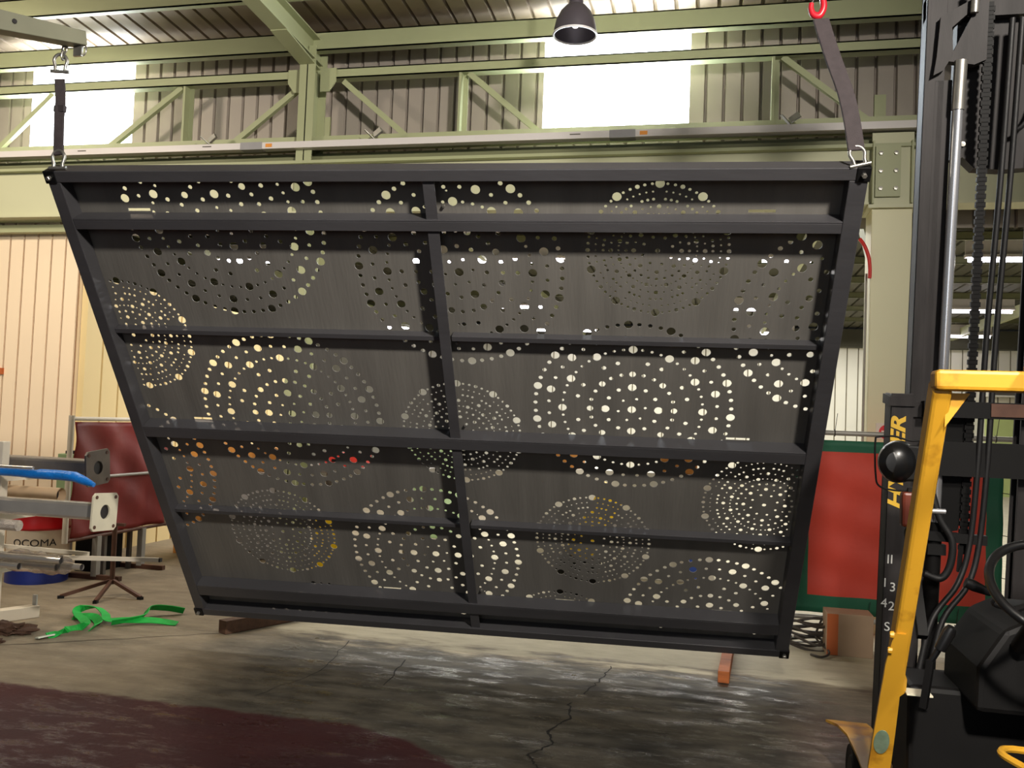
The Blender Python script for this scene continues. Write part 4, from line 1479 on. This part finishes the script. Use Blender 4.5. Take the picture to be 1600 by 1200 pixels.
# hoses
for x0, x1 in ((1.222, 1.14), (1.262, 1.185)):
    P = [mp(x0 + 0.06, 3.60, -0.09), mp(x0 + 0.045, 2.9, -0.09), mp(x0 + 0.02, 2.2, -0.09), mp(x0, 1.6, -0.13), mp(x0 - 0.02, 1.22, -0.14), mp(x1 + 0.01, 1.02, -0.17), mp(x1 - 0.11, 0.86, -0.25), mp(x1 - 0.17, 0.62, -0.30)]
    bm = bmesh.new()
    tube(bm, smooth_path(P, 6), 0.0135, 10)
    fo('hydraulic_hose', bm, M['rubber'], smooth=True)
bm = bmesh.new()
tube(bm, smooth_path([mp(1.40, 3.62, -0.05), mp(1.43, 3.42, -0.05), mp(1.41, 3.24, -0.05), mp(1.36, 3.14, -0.05), mp(1.33, 3.12, -0.04)], 6), 0.011, 8)
fo('hydraulic_hose', bm, M['rubber'], smooth=True)
bm = bmesh.new()
tube(bm, smooth_path([mp(1.02, 1.45, -0.16), mp(1.06, 1.32, -0.17), mp(1.115, 1.22, -0.18), mp(1.11, 1.10, -0.18), mp(1.07, 1.04, -0.18), mp(1.0, 1.06, -0.18)], 6), 0.017, 10)
fo('hydraulic_hose', bm, M['rubber'], smooth=True)
# hose clamp bar and tilt pieces
bm = bmesh.new()
bar(bm, mp(1.02, 1.235, -0.12), mp(1.275, 1.225, -0.12), 0.05, 0.045)
bar(bm, mp(1.17, 1.20, -0.12), mp(1.165, 1.07, -0.12), 0.018, 0.018, up=(0, 1, 0))
bar(bm, mp(1.02, 1.17, -0.12), mp(1.10, 1.17, -0.12), 0.05, 0.05)
fo('hose_clamp_bar', bm, M['black'])
# forks high above
for x in (0.98, 1.42):
    bm = bmesh.new()
    box(bm, x - 0.05, x + 0.05, 4.42, 4.46, 4.45, 4.95)
    box(bm, x - 0.05, x + 0.05, 4.42, 5.45, 4.45, 4.49)
    fo('fork', bm, M['blackpaint'])
bm = bmesh.new()
box(bm, 0.90, 1.56, 4.36, 4.42, 4.50, 4.58)
box(bm, 0.90, 1.56, 4.36, 4.42, 4.85, 4.93)
fo('fork_carriage', bm, M['blackpaint'])

# lettering on the mast rail, reading upwards on the face towards the driver
d_up = Vector((0, -TILT, 1)).normalized()
n_back = Vector((0, -1, -TILT)).normalized()


def mast_text(body, size, x, z, m_, name, upright=False, bold=0.002, sx=1.0):
    c = mp(x, z, -0.0815)
    ex = Vector((1, 0, 0))
    if upright:
        mtx = frame_mtx(c, ex * sx, d_up, n_back)
    else:
        mtx = frame_mtx(c, d_up * sx, -ex, n_back)
    bm = text_bm(body, size, 0.0008, mtx, bold)
    return fo(name, bm, m_, om)


# the maker's name with italic shear
def shear_text(body, size, x, z, m_, name):
    c = mp(x, z, -0.0815)
    sh = Matrix(((1, 0.28, 0, 0), (0, 1, 0, 0), (0, 0, 1, 0), (0, 0, 0, 1)))
    bm = text_bm(body, size, 0.0008, frame_mtx(c, d_up * 1.45, -Vector((1, 0, 0)), n_back) @ sh, 0.003)
    return fo(name, bm, m_, om)


shear_text('HYSTER', 0.088, 0.882, 1.575, M['lettering'], 'lettering')
for s_, x, z in (('II', 0.868, 1.10), ('1', 0.850, 0.985), ('3', 0.886, 0.965), ('4', 0.850, 0.885), ('2', 0.884, 0.872), ('S', 0.868, 0.770)):
    mast_text(s_, 0.062, x, z, M['white_paint'], 'number_mark', True, 0.0)

# overhead guard (yellow): left front leg, front cross beam, right leg, roof bars
def rect_tube(name, a, b, w, h, up, m_='yellow', bev=0.012):
    bm = bmesh.new()
    bar(bm, a, b, w, h, up=up)
    return fo(name, bm, M[m_], bevel=bev)


gx0, gx1 = 0.675, 1.66
leg_t, leg_b = Vector((gx0 + 0.012, 2.92, 1.86)), Vector((gx0 - 0.004, 3.44, 0.82))
rect_tube('guard_leg', leg_b, leg_t, 0.055, 0.085, (0, 1, 0))
rect_tube('guard_leg', Vector((gx1, 3.44, 0.82)), Vector((gx1, 2.92, 1.86)), 0.055, 0.085, (0, 1, 0))
rect_tube('guard_cross_beam', (gx0 - 0.016, 2.90, 1.872), (gx1 + 0.028, 2.90, 1.872), 0.08, 0.062, (0, 0, 1))
bm = bmesh.new()
vs = [bm.verts.new((gx0 + dx, 2.93 + dy, z)) for dy in (-0.012, 0.0) for dx, z in ((0.025, 1.835), (0.095, 1.835), (0.025, 1.73))]
bm.faces.new(vs[:3]); bm.faces.new(vs[3:][::-1])
for a, b in ((0, 1), (1, 2), (2, 0)):
    bm.faces.new((vs[a], vs[3 + a], vs[3 + b], vs[b]))
fo('corner_gusset', bm, M['yellow'])
# lower leg plate with bolts and round sticker
bm = bmesh.new()
prof = [(0.640, 1.02), (0.626, 0.90), (0.620, 0.72), (0.614, 0.52), (0.612, 0.38), (0.640, 0.06), (0.700, 0.06), (0.690, 0.445), (0.689, 0.616), (0.686, 0.775), (0.704, 0.794), (0.702, 0.846), (0.680, 0.900), (0.678, 1.02)]
a = [bm.verts.new((x, 3.385 + 0.5 * (0.82 - z), z)) for x, z in prof]
b = [bm.verts.new((x, 3.400 + 0.5 * (0.82 - z), z)) for x, z in prof]
bm.faces.new(a); bm.faces.new(b[::-1])
for k in range(len(prof)):
    bm.faces.new((a[k], b[k], b[(k + 1) % len(prof)], a[(k + 1) % len(prof)]))
lp2 = lp_ = fo('leg_base_plate', bm, M['yellow'])
for z in (1.015, 0.955):
    bmb = bmesh.new()
    lathe(bmb, [(0, 0.014), (0.010, 0.013), (0.013, 0.0)], 8)
    bmb.transform(frame_mtx((gx0 - 0.036, 3.385 + 0.5 * (0.82 - z), z), (0, 1, 0), (0, 0, 1), (-1, 0, 0)))
    fo('bolt', bmb, M['yellow'], lp_)
bmb = bmesh.new()
lathe(bmb, [(0, 0.002), (0.045, 0.002), (0.045, 0.0)], 28)
bmb.transform(Matrix.Translation((0.646, 3.383 + 0.5 * (0.82 - 0.58), 0.58)) @ Matrix.Rotation(R(90 + 26.6), 4, 'X') @ Matrix.Diagonal((0.60, 1.25, 1, 1)))
M['sticker'] = mat('grey_green_sticker', (116, 138, 118), 0.5, 0, 0.3, 22)
fo('round_sticker', bmb, M['sticker'], lp2)
# guard roof behind the camera side
for k in range(3):
    x = 0.92 + k * 0.24
    rect_tube('roof_bar', (x, 2.88, 1.90), (x, 1.55, 2.02), 0.03, 0.03, (0, 0, 1))
for x in (gx0, gx1):
    rect_tube('roof_rail', (x + (0.25 if x < 1 else 0), 2.88, 1.90), (x + (0.25 if x < 1 else 0), 1.5, 2.03), 0.05, 0.05, (0, 0, 1))

# work lamp on the guard: black round head with wire guard, on the left
hl = FO
wl_c = Vector((0.752, 3.86, 1.592))
bmb = bmesh.new()
lathe(bmb, [(0.0, -0.075), (0.035, -0.072), (0.062, -0.045), (0.070, 0.0), (0.072, 0.05), (0.066, 0.056), (0.0, 0.056)], 32)
bmb.transform(frame_mtx(wl_c, (1.12, 0, 0), (0, 0, 1.22), (0.28, 1.1, 0.0)))
wl = fo('work_lamp', bmb, M['gloss_black'], smooth=True)
bm = bmesh.new()
box(bm, wl_c.x - 0.005, wl_c.x + 0.13, wl_c.y - 0.04, wl_c.y + 0.05, wl_c.z - 0.075, wl_c.z + 0.07)
fo('lamp_box', bm, M['black'], wl, bevel=0.01)
bm = bmesh.new()
tube(bm, smooth_path([wl_c + Vector((-0.086, 0, 0.098)), wl_c + Vector((-0.02, -0.01, 0.104)), wl_c + Vector((0.06, -0.02, 0.088)), wl_c + Vector((0.16, -0.03, 0.12))], 6), 0.004, 8)
tube(bm, smooth_path([wl_c + Vector((-0.086, 0, 0.098)), wl_c + Vector((-0.088, 0, 0.05)), wl_c + Vector((-0.084, 0, -0.05)), wl_c + Vector((-0.07, 0, -0.10)), wl_c + Vector((-0.01, -0.01, -0.115)), wl_c + Vector((0.08, -0.02, -0.112))], 6), 0.004, 8)
fo('wire_guard', bm, M['black'], wl, smooth=True)
bm = bmesh.new()
box(bm, 0.760, 0.812, 3.80, 3.86, 1.335, 1.475)
fo('turn_indicator', bm, M['amber'], bevel=0.012)
bm = bmesh.new()
bar(bm, (0.80, 3.83, 1.49), (0.80, 3.83, 1.30), 0.03, 0.03, up=(0, 1, 0))
bar(bm, (0.80, 3.86, 1.32), (0.80, 3.60, 0.95), 0.035, 0.035)
fo('lamp_bracket', bm, M['black'])
# small chrome bolt on the leg
bm = bmesh.new()
tube(bm, [(gx0 + 0.02, 3.10, 1.46), (gx0 + 0.075, 3.10, 1.46)], 0.009, 10)
fo('mirror_bolt', bm, M['chrome'], smooth=True)

# cowl, dash, steering wheel, levers
bm = bmesh.new()
box(bm, 0.73, 1.62, 3.48, 3.75, 0.35, 0.80)
box(bm, 0.72, 1.62, 2.6, 3.5, 0.12, 0.42)
box(bm, 0.92, 1.54, 3.75, 4.60, 0.15, 0.60)
fo('chassis', bm, M['blackpaint'], bevel=0.02)
bm = bmesh.new()
prof = [(0.90, 0.78), (0.905, 0.93), (0.985, 1.06), (1.06, 1.10), (1.60, 1.10), (1.60, 0.78)]
a = [bm.verts.new((x, 3.28, z)) for x, z in prof]
b = [bm.verts.new((x, 3.72, z)) for x, z in prof]
bm.faces.new(a); bm.faces.new(b[::-1])
for k in range(len(prof)):
    bm.faces.new((a[k], b[k], b[(k + 1) % len(prof)], a[(k + 1) % len(prof)]))
fo('dashboard', bm, M['black'], bevel=0.02)
bm = bmesh.new()
box(bm, 0.70, 0.785, 3.36, 3.44, 0.795, 0.80)
fo('warning_label', bm, M['plate_pale'])
swc = Vector((1.035, 2.98, 1.255))
ax = Vector((0.05, -0.62, 0.78)).normalized()
e1 = Vector((1, 0, 0)); e1 = (e1 - ax * e1.dot(ax)).normalized(); e2 = ax.cross(e1)
bm = bmesh.new()
tube(bm, [swc + e1 * 0.185 * math.cos(a) + e2 * 0.185 * math.sin(a) for a in [2 * math.pi * k / 48 for k in range(48)]], 0.0145, 12, closed=True)
sw = fo('steering_wheel', bm, M['gloss_black'], smooth=True)
bm = bmesh.new()
for ang in (90, 215, 325):
    tube(bm, [swc - ax * 0.03, swc + (e1 * math.cos(R(ang)) + e2 * math.sin(R(ang))) * 0.185], 0.010, 8)
fo('spoke', bm, M['gloss_black'], sw, smooth=True)
bm = bmesh.new()
tube(bm, [swc - ax * 0.015, swc - ax * 0.06], 0.035, 16)
tube(bm, [swc - ax * 0.05, swc - ax * 0.30 + Vector((0, 0.08, 0))], 0.028, 12)
fo('steering_column', bm, M['black'], sw, smooth=True)
bm = bmesh.new()
tube(bm, [(0.845, 3.22, 1.222), (0.87, 3.22, 1.212), (0.925, 3.24, 1.190)], [0.017, 0.019, 0.012], 12)
tube(bm, smooth_path([(0.925, 3.24, 1.190), (0.945, 3.25, 1.176), (0.94, 3.26, 1.150), (0.98, 3.28, 1.135)], 4), 0.006, 8)
fo('direction_lever', bm, M['gloss_black'], smooth=True)
bm = bmesh.new()
tube(bm, [(0.735, 3.20, 0.95), (0.765, 3.19, 1.01)], 0.010, 8)
tube(bm, [(0.762, 3.19, 1.00), (0.788, 3.185, 1.06), (0.796, 3.18, 1.078)], [0.018, 0.021, 0.015], 12)
fo('parking_brake_lever', bm, M['gloss_black'], smooth=True)
bm = bmesh.new()
bar(bm, (0.72, 3.21, 0.80), (0.738, 3.20, 0.96), 0.022, 0.022)
fo('brake_bracket', bm, M['black'])
# seat deck and rear body in yellow
bm = bmesh.new()
box(bm, 0.80, 1.60, 1.55, 2.20, 0.42, 0.76)
fo('seat_deck', bm, M['blackpaint'], bevel=0.03)
bm = bmesh.new()
tube(bm, smooth_path([(1.30, 2.72, 0.815), (1.05, 2.72, 0.835), (0.86, 2.70, 0.855), (0.795, 2.66, 0.862), (0.80, 2.60, 0.858), (0.90, 2.50, 0.84), (1.10, 2.42, 0.82)], 8), 0.010, 8)
fo('seat_trim', bm, M['yellow'], smooth=True)
bm = bmesh.new()
box(bm, 0.86, 1.5, 2.38, 2.70, 0.70, 0.835)
fo('seat_cushion', bm, M['black'], bevel=0.04)
bm = bmesh.new()
box(bm, 0.60, 0.80, 3.10, 3.52, 0.06, 0.30)
fo('step', bm, M['yellow'], bevel=0.02)
# front fenders and front wheels
for x0, x1 in ((0.600, 0.79), (1.55, 1.74)):
    bm = bmesh.new()
    P = [(4.66, 0.29), (4.52, 0.315), (4.36, 0.325), (4.10, 0.32), (3.80, 0.30), (3.55, 0.26)]
    A = [bm.verts.new((x0 + (0.0, 0.035, 0.055, 0.06, 0.06, 0.06)[k], y, z)) for k, (y, z) in enumerate(P)]
    Bv = [bm.verts.new((x1, y, z)) for y, z in P]
    for k in range(len(P) - 1):
        bm.faces.new((A[k], A[k + 1], Bv[k + 1], Bv[k]))
    o = fo('fender', bm, M['yellow'])
    so = o.modifiers.new('s', 'SOLIDIFY')
    so.thickness = 0.012
    bm = bmesh.new()
    lathe(bm, [(0.0, 0.0), (0.08, 0.0), (0.09, 0.01), (0.132, 0.0), (0.145, 0.02), (0.145, 0.09), (0.132, 0.11), (0.0, 0.11)], 36)
    bm.transform(frame_mtx((x0 + 0.07, 4.35, 0.146), (0, 1, 0), (0, 0, 1), (1, 0, 0)))
    fo('wheel', bm, M['rubber'], smooth=True)
for x0 in (0.70, 1.50):
    bm = bmesh.new()
    lathe(bm, [(0.0, 0.0), (0.12, 0.0), (0.13, 0.01), (0.19, 0.0), (0.205, 0.02), (0.205, 0.12), (0.19, 0.14), (0.0, 0.14)], 36)
    bm.transform(frame_mtx((x0, 1.85, 0.205), (0, 1, 0), (0, 0, 1), (1, 0, 0)))
    fo('wheel', bm, M['rubber'], smooth=True)
bm = bmesh.new()
box(bm, 0.70, 1.66, 1.25, 1.60, 0.25, 0.95)
fo('counterweight', bm, M['yellow'], bevel=0.06)
